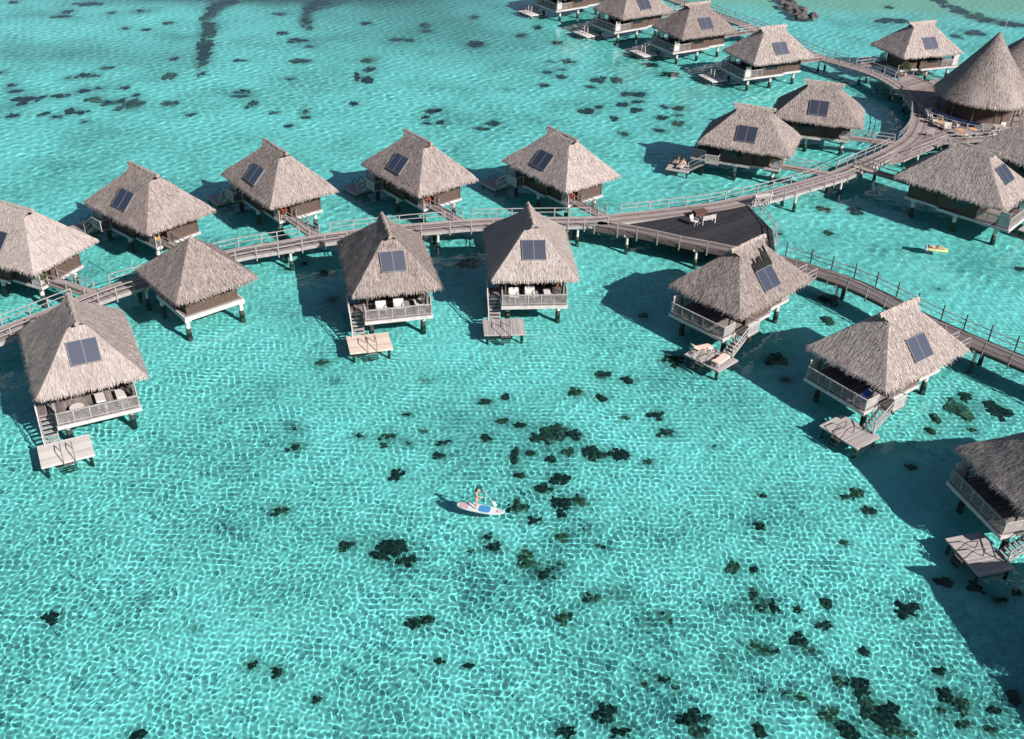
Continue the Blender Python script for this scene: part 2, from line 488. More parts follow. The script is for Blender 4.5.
CORALS = [(-14.0,68.8,0.89,0.78),(-6.9,69.3,0.79,0.64),(-2.0,66.8,1.17,1.01),(-0.4,67.5,0.78,1.02),(-7.8,64.7,0.85,0.81),(-16.6,63.2,1.11,0.38),(-15.9,62.3,1.38,1.25),(-11.1,61.8,0.92,0.86),(-8.9,61.6,1.56,1.97),(-7.4,61.1,0.82,0.66),(-15.5,60.3,1.53,1.34),(-5.0,59.8,0.99,0.87),(-12.6,58.9,0.8,0.35),(-7.9,57.5,1.14,1.52),(-0.6,64.3,1.04,0.8),(-1.8,62.2,1.11,0.92),(-4.9,61.4,1.1,0.6),(-15.2,53.3,1.49,1.02),(-10.2,50.2,1.12,1.05),(-7.4,50.4,2.09,1.64),(-1.3,51.5,0.66,0.72),(-0.8,50.5,1.13,1.05),(-2.3,50.0,0.56,0.46),(-15.6,66.0,0.48,0.67),(-6.4,62.7,0.65,0.56),(-4.9,58.2,0.53,0.45),(7.4,71.0,1.22,1.47),(5.1,68.4,1.29,1.39),(7.1,67.9,1.09,1.03),(9.4,70.4,1.22,1.09),(11.2,65.7,1.36,1.49),(8.8,65.3,0.67,0.65),(0.8,63.8,0.94,0.7),(11.7,63.4,1.61,1.26),(10.1,63.8,0.47,0.57),(2.8,62.6,2.24,2.16),(3.7,63.4,1.32,1.57),(4.9,62.8,1.31,1.55),(7.2,62.4,0.65,0.46),(0.4,60.0,0.72,2.33),(1.4,60.4,0.82,0.88),(3.1,60.0,0.91,1.17),(4.2,60.8,0.91,1.04),(5.8,60.9,1.1,1.49),(6.6,60.5,1.28,1.47),(8.1,60.7,1.46,1.48),(10.1,59.8,1.0,0.87),(0.8,58.0,0.71,0.84),(3.6,57.7,1.41,1.38),(2.4,56.4,1.39,1.48),(3.8,54.9,1.54,2.2),(5.0,55.4,1.12,1.31),(0.7,54.5,1.36,2.05),(1.8,53.2,1.01,0.87),(5.4,52.5,0.8,0.93),(3.6,51.7,1.23,1.32),(6.3,50.8,1.06,0.94),(1.3,50.2,0.65,0.58),(15.1,62.0,0.84,0.46),(17.7,56.6,0.7,0.55),(16.9,53.5,0.76,0.89),(10.5,68.7,0.32,0.35),(2.9,59.0,0.54,0.57),(35.3,67.7,2.2,3.26),(38.1,67.9,2.41,2.93),(36.3,69.7,1.22,1.51),(32.0,64.8,0.97,0.85),(35.3,65.2,0.68,0.69),(32.9,66.4,0.99,1.4),(29.2,60.4,0.83,0.92),(24.4,57.2,1.33,1.41),(24.8,55.2,1.13,0.95),(22.3,52.0,0.67,0.62),(23.4,56.7,0.71,0.56),(22.2,71.2,0.72,0.75),(-26.6,43.2,1.16,1.35),(-21.7,44.9,0.74,0.85),(-18.0,42.7,0.51,0.4),(-14.2,40.2,0.84,0.91),(-19.1,35.4,0.91,0.65),(-8.1,49.3,1.43,0.91),(-6.3,49.0,1.11,1.13),(-5.3,43.8,0.89,0.89),(-4.5,44.2,0.82,0.9),(-12.6,39.8,1.05,1.08),(-10.1,38.0,0.68,0.68),(-3.6,40.9,0.64,0.55),(-1.9,40.7,0.64,0.45),(1.4,49.1,1.43,1.8),(2.4,48.0,1.49,1.65),(3.4,49.0,0.96,1.01),(5.0,46.2,0.69,1.05),(5.7,46.3,0.77,1.05),(7.1,46.7,1.24,1.38),(3.6,44.6,0.9,1.3),(9.6,45.2,0.76,0.51),(8.7,44.4,1.05,1.2),(10.0,44.6,0.53,0.61),(14.5,49.4,0.81,1.38),(15.8,49.2,0.64,0.69),(15.5,47.0,1.09,1.3),(13.9,45.9,0.92,0.53),(15.5,46.0,1.23,0.95),(14.7,42.9,0.89,1.07),(15.2,42.5,0.59,0.87),(12.8,41.4,1.23,1.86),(9.1,40.2,0.85,0.63),(9.7,39.5,0.63,0.61),(8.0,39.8,0.56,0.44),(5.7,37.7,1.3,1.41),(3.5,36.5,1.07,0.96),(6.4,36.5,1.48,0.96),(10.4,37.5,1.98,1.49),(10.7,36.6,1.08,0.97),(14.0,37.0,1.09,1.07),(14.6,39.6,0.71,0.62),(9.2,40.9,0.36,0.33),(16.4,45.9,0.77,1.9),(19.9,46.4,0.7,0.97),(17.9,45.9,0.62,0.53),(19.2,44.7,1.14,0.83),(17.3,43.4,1.19,1.19),(18.0,42.6,1.03,0.88),(15.8,42.5,1.03,0.87),(24.7,46.2,1.47,1.53),(21.1,42.7,0.59,0.69),(19.0,40.6,0.86,1.11),(20.1,40.3,1.43,1.84),(16.7,39.1,1.26,0.88),(15.7,39.4,0.85,0.8),(17.9,38.1,1.25,1.12),(20.3,38.6,1.12,1.58),(21.2,38.1,1.94,2.09),(18.8,37.2,1.91,1.18),(21.5,37.1,1.64,1.02),(24.9,39.7,0.99,1.11),(25.7,39.1,0.99,1.28),(24.3,38.7,0.7,0.63),(25.1,41.4,0.87,0.77),(25.2,37.7,0.83,0.61),(26.6,37.4,0.69,0.7),(27.3,38.8,0.7,0.55),(28.0,48.7,1.45,1.17),(29.7,48.1,1.28,1.4),(30.6,47.2,1.26,1.14),(32.1,47.9,0.8,0.7),(28.7,39.6,0.99,1.12),(-84.7,177.5,2.23,2.37),(-84.7,174.7,1.24,1.62),(-74.1,172.8,2.06,3.12),(-73.9,169.8,3.25,2.17),(-72.3,178.1,5.08,3.5),(-66.9,172.6,2.21,3.08),(-62.6,174.3,3.07,3.33),(-56.2,168.1,1.9,1.87),(-61.7,164.1,1.59,2.01),(-58.6,164.0,1.86,1.8),(-55.7,156.5,1.15,1.66),(-50.1,149.7,1.23,2.13),(-58.1,144.7,2.15,1.8),(-61.6,139.6,1.5,1.87),(-60.1,140.9,2.1,3.15),(-58.5,141.0,1.63,2.36),(-67.8,135.8,1.35,2.11),(-66.4,133.8,2.22,2.06),(-67.0,131.6,0.88,1.73),(-63.6,130.8,3.28,4.95),(-59.9,132.5,2.44,2.15),(-57.9,134.4,2.02,2.48),(-56.1,135.9,1.36,1.48),(-55.5,132.0,1.99,2.82),(-53.1,130.7,2.86,2.76),(-49.7,130.2,2.86,5.12),(-45.2,130.8,2.1,2.73),(-52.9,136.8,1.14,1.85),(-50.5,133.9,1.12,1.78),(-62.8,124.6,1.79,2.1),(-59.4,125.9,1.17,1.98),(-57.5,124.7,1.58,1.69),(-56.6,127.2,1.93,2.67),(-55.0,126.7,1.5,1.98),(-53.5,123.5,1.26,1.52),(-48.6,142.2,1.89,3.52),(-71.3,141.2,1.04,1.94),(-52.4,126.3,1.07,1.18),(-51.7,131.7,0.89,2.09),(-51.0,179.7,2.6,6.91),(-51.1,173.0,1.67,6.49),(-49.7,167.9,2.45,4.11),(-48.7,163.1,2.13,4.4),(-48.0,158.4,2.07,4.65),(-46.8,153.6,1.9,5.3),(-45.5,148.2,1.47,4.99),(-44.5,143.6,1.08,2.77),(-35.2,182.4,3.54,5.81),(-35.9,176.1,1.72,6.57),(-34.8,170.8,1.95,5.2),(-33.9,167.9,1.1,2.52),(-40.1,175.5,2.56,1.75),(-41.1,169.5,1.66,1.45),(-37.6,164.7,1.75,2.16),(-34.1,160.8,3.44,2.82),(-32.0,158.0,1.83,1.64),(-31.9,150.5,3.51,2.52),(-40.5,150.1,2.24,1.18),(-35.8,145.2,1.46,1.27),(-32.0,142.5,1.44,1.38),(-32.1,140.2,0.94,1.2),(-30.5,140.3,0.76,1.35),(-36.9,136.7,2.54,1.81),(-36.9,134.9,2.97,1.41),(-34.7,132.0,1.46,3.41),(-31.3,129.1,1.55,1.44),(-29.1,131.7,0.79,1.21),(-27.6,129.8,1.07,2.1),(-27.0,127.7,1.43,1.28),(-28.4,124.6,1.33,1.85),(-41.4,127.4,1.41,1.69),(-38.8,123.0,1.06,1.22),(-21.8,133.4,1.14,1.91),(-22.9,144.2,0.73,4.27),(-26.4,152.0,0.89,1.53),(-33.3,133.2,0.91,0.97),(-25.3,171.8,1.97,1.88),(-21.5,166.7,1.51,1.58),(-15.9,171.6,1.36,3.31),(-15.3,168.1,1.67,1.8),(-19.5,163.2,1.89,1.71),(-17.6,163.1,1.63,1.71),(-16.1,160.6,0.86,1.66),(-17.9,160.4,0.85,1.48),(-22.4,152.3,2.29,3.4),(-21.7,147.9,1.74,2.43),(-21.6,143.6,1.82,3.46),(-16.6,145.9,1.28,1.42),(-11.1,145.9,0.99,1.26),(-5.8,183.1,1.21,1.61),(-8.3,177.4,1.61,3.06),(-6.2,172.5,1.14,2.08),(-7.0,161.8,2.71,3.92),(-0.2,167.6,1.74,2.97),(-5.8,148.4,0.86,1.29),(-0.4,149.3,0.71,1.14),(-20.1,136.8,0.93,0.99),(-20.2,130.3,0.9,1.18),(-11.5,131.8,2.27,2.66),(-10.2,133.5,1.15,1.36),(-7.1,135.0,0.93,1.66),(-12.1,129.0,1.12,1.54),(-11.7,127.1,1.77,1.25),(-9.9,127.8,1.33,1.89),(-3.2,128.2,2.12,2.28),(-1.0,129.1,1.12,1.28),(-4.8,125.9,2.2,1.48),(-1.9,141.1,1.69,1.33),(2.3,143.4,0.74,1.52),(0.5,184.7,3.05,4.68),(2.3,172.8,1.44,2.92),(2.2,163.3,0.99,2.27),(5.3,164.3,1.8,2.49),(6.9,154.5,2.1,3.45),(4.0,154.4,1.57,1.55),(3.7,149.4,1.91,2.12),(5.7,150.8,1.93,1.49),(5.7,147.4,1.76,2.39),(3.1,143.7,1.6,1.99),(5.9,142.7,1.23,1.51),(10.6,146.7,2.39,3.32),(13.3,147.0,1.77,3.18),(9.7,143.4,1.97,1.37),(8.4,141.9,0.73,1.2),(15.6,144.3,1.0,1.7),(14.4,141.0,1.71,1.93),(16.5,141.1,2.32,2.97),(15.7,137.9,1.68,1.29),(13.6,136.5,1.66,1.83),(15.4,134.6,1.76,2.06),(9.0,133.8,2.56,3.06),(10.5,135.5,1.18,1.67),(12.2,131.1,1.15,2.24),(7.8,129.2,1.02,1.41),(13.0,125.2,1.55,2.57),(19.1,136.1,1.31,1.54),(21.3,136.1,2.26,2.81),(20.5,133.2,1.64,1.09),(18.3,132.0,1.62,1.87),(20.2,129.9,1.6,2.34),(17.4,127.3,1.69,1.63),(20.3,139.1,1.09,1.46),(16.4,154.7,1.58,1.39),(19.0,154.8,2.38,2.61),(21.4,150.2,3.36,2.48),(65.0,193.1,3.11,3.73),(63.0,184.2,6.45,3.82),(75.9,198.4,3.2,4.83),(76.9,194.6,3.15,5.11),(77.8,191.5,3.11,4.99),(79.1,188.9,3.58,4.88),(80.9,186.4,3.55,3.99),(82.9,184.8,3.52,4.35),(85.2,183.9,3.01,4.33),(74.8,177.9,3.88,3.67),(71.1,175.8,1.92,3.58),(33.0,104.9,1.71,1.73),(36.5,104.8,1.71,2.08),(26.9,98.3,1.08,1.24),(32.2,99.1,1.09,1.39),(39.9,87.5,1.24,0.86),(42.8,87.0,0.99,0.54),(49.2,92.1,1.3,1.3),(11.6,80.8,1.15,1.82),(21.8,74.0,2.39,2.04),(22.2,71.2,0.64,0.77),(13.4,73.7,1.94,2.4),(28.9,85.2,2.21,2.53),(27.9,80.9,1.7,1.49),(-15.5,71.4,0.93,1.08),(-16.3,81.7,0.91,1.4),(-21.7,87.1,0.87,0.95),(-21.9,83.8,0.57,0.6),(-17.8,86.5,1.74,2.17),(-20.1,88.4,0.88,1.28),(-16.2,81.7,0.84,1.14),(-4.4,89.6,2.26,2.58),(-50.7,181.3,3.3,5.97),(-51.4,177.3,2.75,5.76),(-50.9,172.9,2.06,6.14),(-49.0,165.5,2.45,4.56),(-48.6,162.8,2.11,4.43),(-47.3,156.0,2.04,4.12),(-46.3,151.1,1.7,4.4),(-34.6,182.8,3.36,5.3),(-35.5,179.4,2.64,5.14),(-35.4,172.5,1.92,4.21),(82.3,184.5,2.54,3.55),(79.7,186.1,2.55,3.58),(78.1,187.8,2.57,3.63),(76.6,191.0,2.61,3.72),(75.9,195.0,2.65,3.85),(75.6,198.5,2.7,3.97)]
CORALS = sorted(CORALS, key=lambda c: -c[2] * c[3] / (c[1] ** 2))[:296]


def sand_bank(X, Y):
    return 1 / (1 + np.exp(-(Y - 188 + .04 * (X - 60)) / 4)) * 1 / (1 + np.exp(-(X - 20) / 5))


def build_lagoon():
    X, Y = sheet_grid(1750, 0.00105, 27, 232)
    o = link('lagoon_water', grid_mesh('lagoon_water', X, Y, WATER_Z + wave_height(X, Y), M['water']))
    tag(o, 'clear turquoise lagoon water rippling under the bungalows', None, None, 'structure')
    o.cycles.is_caustics_caster = True
    X, Y = sheet_grid(560, .0045, 27, 232)
    Z = -1.6 + .10 * np.sin(X * .21 + 1.3 * np.sin(Y * .13)) * np.sin(Y * .17) + .05 * np.sin(X * .9 + Y * .4) * np.sin(Y * 1.1)

    def blob(cx, cy, rx, ry, amp=1.0):
        return amp * np.exp(-((X - cx) / rx) ** 2 - ((Y - cy) / ry) ** 2)
    # sand bank rising towards the beach in the far right
    bank = sand_bank(X, Y)
    Z = Z + bank * 1.0
    algae = (blob(-50, 193, 22, 8, 2.6) + blob(-70, 190, 30, 8, 1.1) + blob(-18, 182, 17, 24, .55) + blob(-33, 186, 2.0, 5, .6) + blob(-6, 166, 14, 8, .26) +
             blob(-20, 207, 16, 4, .5) + blob(-68, 152, 15, 5, .3) + blob(-56, 149, 12, 4, .25) + blob(9, 183, 5, 5, .25) +
             blob(0, 152, 7, 3, .22) + blob(16, 128, 6, 5, .15) + blob(30, 206, 30, 9, .12))
    for x, y, w, d in CORALS:      # low turf and rubble round each coral head
        rx, ry = .50 * w + .18, .50 * d + .18
        k = (np.abs(X - x) < 3 * rx) & (np.abs(Y - y) < 3 * ry)
        algae[k] += .62 * np.exp(-((X[k] - x) / rx) ** 2 - ((Y[k] - y) / ry) ** 2)
    shore = bank * np.clip((Y - 180) / 12, 0, 1)
    b = link('seabed', grid_mesh('seabed', X, Y, Z + WATER_Z, M['sand'], [('algae', np.clip(algae, 0, 1)), ('shore', shore)]))
    tag(b, 'pale coral sand seabed under shallow water', None, None, 'structure')
    b.cycles.is_caustics_receiver = True


build_lagoon()


# ------------------------------------------------------------------ thatched roofs
EAVE_Z, HALF_L, HALF_W, RIDGE, RISE = 4.6, 5.23, 3.75, 2.4, 3.83
GAB_X, GAB_T = 1.78, .84


def hash_noise(P, seed, freq):
    r = np.random.default_rng(seed)
    out = np.zeros(len(P))
    for _ in range(9):
        d = r.normal(size=3)
        out += np.sin(P @ (d * freq) + r.uniform(0, 6.28))
    return out / 4.5


class Sheets:
    """joins point grids and loose triangles into one thatch mesh with uv and tone"""

    def __init__(self):
        self.co, self.q, self.uv, self.tone, self.n = [], [], [], [], 0

    def grid(self, P, UV, tone=.5):
        ny, nx = P.shape[:2]
        idx = np.arange(nx * ny).reshape(ny, nx) + self.n
        self.q.append(np.stack([idx[:-1, :-1], idx[:-1, 1:], idx[1:, 1:], idx[1:, :-1]], -1).reshape(-1, 4))
        self.co.append(P.reshape(-1, 3))
        self.uv.append(UV.reshape(-1, 2))
        self.tone.append(np.full(nx * ny, tone))
        self.n += nx * ny

    def blades(self, base, direc, side, length, width, lift, uvb, tone):
        """thin tapered strips: base (n,3), unit directions, unit sideways"""
        k = len(base)
        b0, b1 = base - side * width[:, None] / 2, base + side * width[:, None] / 2
        tip = base + direc * length[:, None]
        tip[:, 2] += lift
        t0, t1 = tip - side * width[:, None] * .2, tip + side * width[:, None] * .2
        P = np.stack([b0, t0, t1, b1], 1).reshape(-1, 3)
        self.q.append(np.arange(4 * k).reshape(k, 4) + self.n)
        self.co.append(P)
        self.uv.append(np.repeat(uvb, 4, 0))
        self.tone.append(np.repeat(tone, 4))
        self.n += 4 * k

    def mesh(self, name, material):
        q = np.concatenate(self.q)
        me = array_mesh(name, np.concatenate(self.co), q, material, attrs=[('tone', np.concatenate(self.tone))])
        l = me.uv_layers.new(name='UVMap')
        l.data.foreach_set('uv', np.concatenate(self.uv)[q.ravel()].astype(np.float32).ravel())
        return me


def hip_roof_mesh(seed, a=HALF_L, b=HALF_W, r=RIDGE, dh=RISE, gx=GAB_X, gt=GAB_T, nblade=6500):
    rg = np.random.default_rng(seed)
    sh = Sheets()

    def half_len(t):
        if gt >= 1:
            return a + (r - a) * t
        return np.where(t < gt, a + (gx - a) * t / gt, gx + (r - gx) * (t - gt) / (1 - gt))

    def shape(P):
        t = P[:, 2] / dh
        P = P.copy()
        n1 = hash_noise(P, seed, .8) * .05 + hash_noise(P, seed + 1, 2.6) * .022
        P[:, 2] += n1 - .04 * np.sin(np.clip(t, 0, 1) * PI)
        # eave line wanders, corners droop a little
        edge = np.clip(1 - t * 6, 0, 1)
        P[:, 2] += edge * (hash_noise(P[:, :2] @ np.array([[1, 0, 0], [0, 1, 0]]), seed + 2, 1.7) * .07)
        cr = np.clip((np.abs(P[:, 0]) / a + np.abs(P[:, 1]) / b - 1.72) / .28, 0, 1)
        P[:, 0] *= 1.008 - .016 * cr
        P[:, 1] *= 1.008 - .016 * cr
        return P
    nu, nt_ = 60, 34
    T = np.linspace(0, 1, nt_)
    U = np.linspace(-1, 1, nu)
    slope_s, slope_e = math.hypot(b, dh), math.hypot(a - gx, dh * min(gt, 1))
    for sy in (1, -1):
        P = np.zeros((nt_, nu, 3))
        P[..., 0] = U[None, :] * half_len(T)[:, None]
        P[..., 1] = sy * b * (1 - T)[:, None]
        P[..., 2] = dh * T[:, None]
        UV = np.stack([P[..., 0] + 20 * sy, np.repeat((T * slope_s)[:, None], nu, 1)], -1)
        sh.grid(shape(P.reshape(-1, 3)).reshape(P.shape), UV)
    Te = np.linspace(0, min(gt, 1), nt_)
    for sx in (1, -1):
        P = np.zeros((nt_, nu, 3))
        P[..., 0] = sx * half_len(Te)[:, None]
        P[..., 1] = U[None, :] * b * (1 - Te)[:, None]
        P[..., 2] = dh * Te[:, None]
        UV = np.stack([P[..., 1] + 50 + 20 * sx, np.repeat((Te / max(Te[-1], .01) * slope_e)[:, None], nu, 1)], -1)
        sh.grid(shape(P.reshape(-1, 3)).reshape(P.shape), UV)
        if gt < 1:   # recessed gablet and the lip of thatch round it
            yg, zg = b * (1 - gt), dh * gt
            G = np.array([[[sx * (gx - .12), -yg, zg - .05], [sx * (gx - .12), yg, zg - .05]],
                          [[sx * (gx - .12), -.01, dh - .08], [sx * (gx - .12), .01, dh - .08]]])
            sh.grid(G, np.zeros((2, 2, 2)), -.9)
            for sy in (1, -1):
                L = np.array([[[sx * gx, sy * yg, zg], [sx * r, 0, dh]],
                              [[sx * (gx - .12), sy * (yg - .06), zg - .16], [sx * (r - .3), 0, dh - .2]]])
                sh.grid(L, np.zeros((2, 2, 2)), .1)
    # eave edge: a thick skirt of cut thatch and a dark soffit
    per = []
    for (x0, y0), (x1, y1) in (((a, -b), (a, b)), ((a, b), (-a, b)), ((-a, b), (-a, -b)), ((-a, -b), (a, -b))):
        for k in range(40):
            per.append((x0 + (x1 - x0) * k / 40, y0 + (y1 - y0) * k / 40, 0))
    per.append(per[0])
    R0 = shape(np.array(per))
    R1 = R0 * np.array([.985, .98, 1]) + np.array([0, 0, -.20])
    R2 = R0 * np.array([.93, .91, 1]) + np.array([0, 0, -.26])
    R3 = R0 * np.array([.5, .4, 1]) + np.array([0, 0, .25])
    ul = np.linspace(0, 2 * (2 * a + 2 * b), len(per))
    UV = np.stack([np.repeat(ul[None], 4, 0), np.repeat(np.array([0, -.3, -.5, -1])[:, None], len(per), 1)], -1)
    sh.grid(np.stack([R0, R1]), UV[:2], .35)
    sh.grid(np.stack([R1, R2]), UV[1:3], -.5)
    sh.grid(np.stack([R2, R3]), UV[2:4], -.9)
    # shaggy fringe along the eaves
    n = 1900
    k = rg.uniform(0, len(per) - 1.001, n)
    i = k.astype(int)
    fr = (k - i)[:, None]
    base = R0[i] * (1 - fr) + R0[i + 1] * fr
    tang = R0[i + 1] - R0[i]
    tang /= np.linalg.norm(tang, axis=1)[:, None]
    outw = np.stack([tang[:, 1], -tang[:, 0], 0 * fr[:, 0]], -1)
    base = base - outw * rg.uniform(0, .25, n)[:, None] + np.array([0, 0, .05])
    d = outw * rg.uniform(.2, .75, n)[:, None] + np.array([0, 0, -1]) + tang * rg.normal(0, .18, n)[:, None]
    d /= np.linalg.norm(d, axis=1)[:, None]
    sh.blades(base, d, tang, rg.uniform(.12, .36, n), rg.uniform(.04, .10, n), 0, np.stack([rg.uniform(0, 90, n), rg.uniform(0, 5, n)], -1), rg.uniform(-.1, .95, n))
    # loose fronds lying on the slopes
    n = nblade
    side = rg.random(n) < (b * 2) / (a + 2 * b) + .12
    t = rg.beta(1, 1.35, n) * np.where(side, .98, min(gt, 1))
    u = rg.uniform(-1, 1, n)
    sg = np.where(rg.random(n) < .5, 1, -1)
    hl = half_len(t)
    P = np.where(side[:, None], np.stack([u * hl, sg * b * (1 - t), dh * t], -1), np.stack([sg * hl, u * b * (1 - t), dh * t], -1))
    P = shape(P)
    ds = np.stack([0 * t, sg * b / slope_s, 0 * t - dh / slope_s], -1)
    de = np.stack([sg * (a - gx) / slope_e, 0 * t, 0 * t - dh * min(gt, 1) / slope_e], -1)
    d = np.where(side[:, None], ds, de)
    lat = np.where(side[:, None], np.array([[1., 0, 0]]), np.array([[0, 1., 0]]))
    j = rg.normal(0, .22, n)[:, None]
    d = d + lat * j
    d /= np.linalg.norm(d, axis=1)[:, None]
    sh.blades(P + np.array([0, 0, .025]), d, lat, rg.uniform(.22, .55, n), rg.uniform(.025, .06, n), rg.uniform(.01, .06, n),
              np.stack([rg.uniform(0, 90, n), rg.uniform(0, 5, n)], -1), np.clip(rg.normal(.5, .36, n), -.4, 1.3))
    return sh.mesh('roof', M['thatch'])


def cone_roof_mesh(seed, R, H, nblade=5000):
    rg = np.random.default_rng(seed)
    sh = Sheets()
    nu, nt_ = 96, 40
    A = np.linspace(0, 2 * PI, nu)
    T = np.linspace(0, 1, nt_)
    rad = R * (1 - T) ** 1.06 + .12
    P = np.zeros((nt_, nu, 3))
    P[..., 0], P[..., 1], P[..., 2] = np.cos(A)[None] * rad[:, None], np.sin(A)[None] * rad[:, None], H * T[:, None]
    nz = hash_noise(P.reshape(-1, 3), seed, 1.1).reshape(nt_, nu) * .07
    nz[:, -1] = nz[:, 0]
    P[..., :2] *= (1 + nz / np.maximum(rad, .8)[:, None])[..., None]
    UV = np.stack([np.repeat((A * R * .6)[None], nt_, 0), np.repeat((T * math.hypot(R, H))[:, None], nu, 1)], -1)
    sh.grid(P, UV)
    R0 = P[0]
    R1 = R0 * np.array([.98, .98, 1]) + np.array([0, 0, -.3])
    R2 = R0 * np.array([.5, .5, 1]) + np.array([0, 0, .3])
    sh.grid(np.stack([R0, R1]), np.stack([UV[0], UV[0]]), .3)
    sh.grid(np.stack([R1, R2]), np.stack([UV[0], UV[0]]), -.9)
    n = nblade
    t = 1 - np.sqrt(rg.uniform(.004, 1, n))
    t[:1200] = 0.005
    an = rg.uniform(0, 2 * PI, n)
    rr = R * (1 - t) ** 1.06 + .12
    B = np.stack([np.cos(an) * rr, np.sin(an) * rr, H * t], -1)
    L = math.hypot(R, H)
    d = np.stack([np.cos(an) * R / L, np.sin(an) * R / L, 0 * t - H / L], -1)
    lat = np.stack([-np.sin(an), np.cos(an), 0 * t], -1)
    d = d + lat * rg.normal(0, .2, n)[:, None]
    d /= np.linalg.norm(d, axis=1)[:, None]
    sh.blades(B + d * 0 + np.array([0, 0, .03]), d, lat, rg.uniform(.25, .6, n), rg.uniform(.03, .07, n), rg.uniform(.01, .07, n),
              np.stack([rg.uniform(0, 90, n), rg.uniform(0, 5, n)], -1), np.clip(rg.normal(.5, .36, n), -.4, 1.3))
    return sh.mesh('roof', M['thatch'])


def ridge_mesh(seed, r=RIDGE, z=RISE):
    rg = random.Random(seed)
    b = MB()
    n = 18
    for k in range(n):
        x0, x1 = -r + 2 * r * k / n, -r + 2 * r * min(n, k + 1.25) / n
        h = z - .09 + rg.uniform(0, .05)
        w = rg.uniform(.16, .22)
        j = rg.uniform(-.03, .03)
        prof = [(-w, -.24), (-w * .6, -.02), (0, .07), (w * .6, -.02), (w, -.24)]
        for m_ in range(4):
            (ya, za), (yb, zb) = prof[m_], prof[m_ + 1]
            b.face([(x0, ya + j, h + za), (x1, ya + j, h + za + .03), (x1, yb + j, h + zb + .03), (x0, yb + j, h + zb)])
        b.face([(x1, y + j, h + zz + .03) for y, zz in prof])
        b.face([(x0, y + j, h + zz) for y, zz in reversed(prof)])
    return b.mesh('ridge_cap', M['ridge'])

# ------------------------------------------------------------------ bungalows
# local frame: +X is the open deck over the lagoon, s the side of the steps (+1 or -1 in Y), z = 0 the water
FLOOR = 2.5
CACHE = {}


def cached(key, fn):
    if key not in CACHE:
        CACHE[key] = fn()
    return CACHE[key]


def floor_mesh():
    b = MB()
    b.hexa([(-4.1, -2.3, 2.3), (-.8, -2.3, 2.3), (-.8, 2.3, 2.3), (-4.1, 2.3, 2.3)], [(-4.1, -2.3, 2.5), (-.8, -2.3, 2.5), (-.8, 2.3, 2.5), (-4.1, 2.3, 2.5)],
           [(-4.1, -2.3), (-.8, -2.3), (-.8, 2.3), (-4.1, 2.3)])
    q = [(-.797, -2.74), (5.74, -2.74), (5.74, 2.74), (-.797, 2.74)]
    b.hexa([(x, y, 2.3) for x, y in q], [(x, y, 2.5) for x, y in q], q)
    return b.mesh('floor', M['planks'])


def beam_mesh():
    b = MB()
    b.box(5.745, 5.86, -2.86, 2.86, 2.18, 2.46)
    for sy in (1, -1):
        b.box(-.9, 5.742, sy * 2.745, sy * 2.86, 2.2, 2.44)
        b.box(-4.2, -.75, sy * 2.305, sy * 2.42, 2.2, 2.44)
    b.box(-4.2, -4.105, -2.3, 2.3, 2.2, 2.44)
    return b.mesh('floor_beam', M['white'])


def wall_mesh(s):
    b = MB()
    p = [(2.6, -2.6), (2.6, 2.6), (-1, 2.6), (-1, 2.25), (-2.8, 2.25), (-2.8, 1.0), (-4, 1.0), (-4, -2.25), (-1, -2.25), (-1, -2.6)]
    z0, z1 = 2.504, 4.62
    p = [(x, y * s) for x, y in p]
    for k in range(len(p)):
        (x0, y0), (x1, y1) = p[k], p[(k + 1) % len(p)]
        b.face([(x0, y0, z0), (x1, y1, z0), (x1, y1, z1), (x0, y0, z1)], [(0, 0), (1, 0), (1, 1), (0, 1)])
    # corner battens
    for x, y in p:
        b.box(x - .05, x + .05, y - .05, y + .05, z0, z1 - .02)
    return b.mesh('wall', M['wall'])


def lattice(b, p, q, z0, z1, step=.17, w=.026, both=True):
    """crossed laths in the vertical plane between two floor points"""
    p, q = Vector(p), Vector(q)
    L = (q - p).length
    d = (q - p) / L
    H = z1 - z0
    k = -H
    while k < L:
        for sgn in ((1, -1) if both else (1,)):
            a0, a1 = k, k + H
            h0, h1 = 0.0, H
            if a0 < 0:
                h0 += -a0
                a0 = 0
            if a1 > L:
                h1 -= a1 - L
                a1 = L
            if h1 - h0 > .06:
                za, zb = (z0 + h0, z0 + h1) if sgn > 0 else (z1 - h0, z1 - h1)
                A, B = p + d * a0, p + d * a1
                b.bar((A.x, A.y, za), (B.x, B.y, zb), w * .35, w)
        k += step


def deck_rail_mesh():
    b = MB()
    for k in range(6):
        y = -2.74 + 5.48 * k / 5
        b.box(5.66, 5.735, y - .04, y + .04, 2.5, 3.42)
    b.box(5.64, 5.75, -2.8, 2.8, 3.42, 3.49)
    b.box(5.67, 5.73, -2.74, 2.74, 2.58, 2.64)
    lattice(b, (5.70, -2.72), (5.70, 2.72), 2.64, 3.42)
    return b.mesh('deck_railing', M['rail'])


def side_rail_mesh(s):
    b = MB()
    y = -s * 2.72                                # side away from the steps
    b.box(2.7, 5.62, y - .035, y + .035, 3.40, 3.47)
    for x in (2.75, 3.7, 4.6):
        b.box(x - .035, x + .035, y - .034, y + .034, 2.5, 3.40)
    lattice(b, (2.7, y), (4.7, y), 2.6, 3.40)
    return b.mesh('side_railing', M['rail'])


def step_side_rail_mesh(s):
    b = MB()
    y = s * 2.72                                 # side of the steps, beyond the landing
    b.box(4.2, 5.62, y - .035, y + .035, 3.36, 3.43)
    b.box(4.18, 4.25, y - .034, y + .034, 2.5, 3.36)
    lattice(b, (4.25, y), (5.6, y), 2.56, 3.36, .10)
    return b.mesh('side_railing', M['white'])


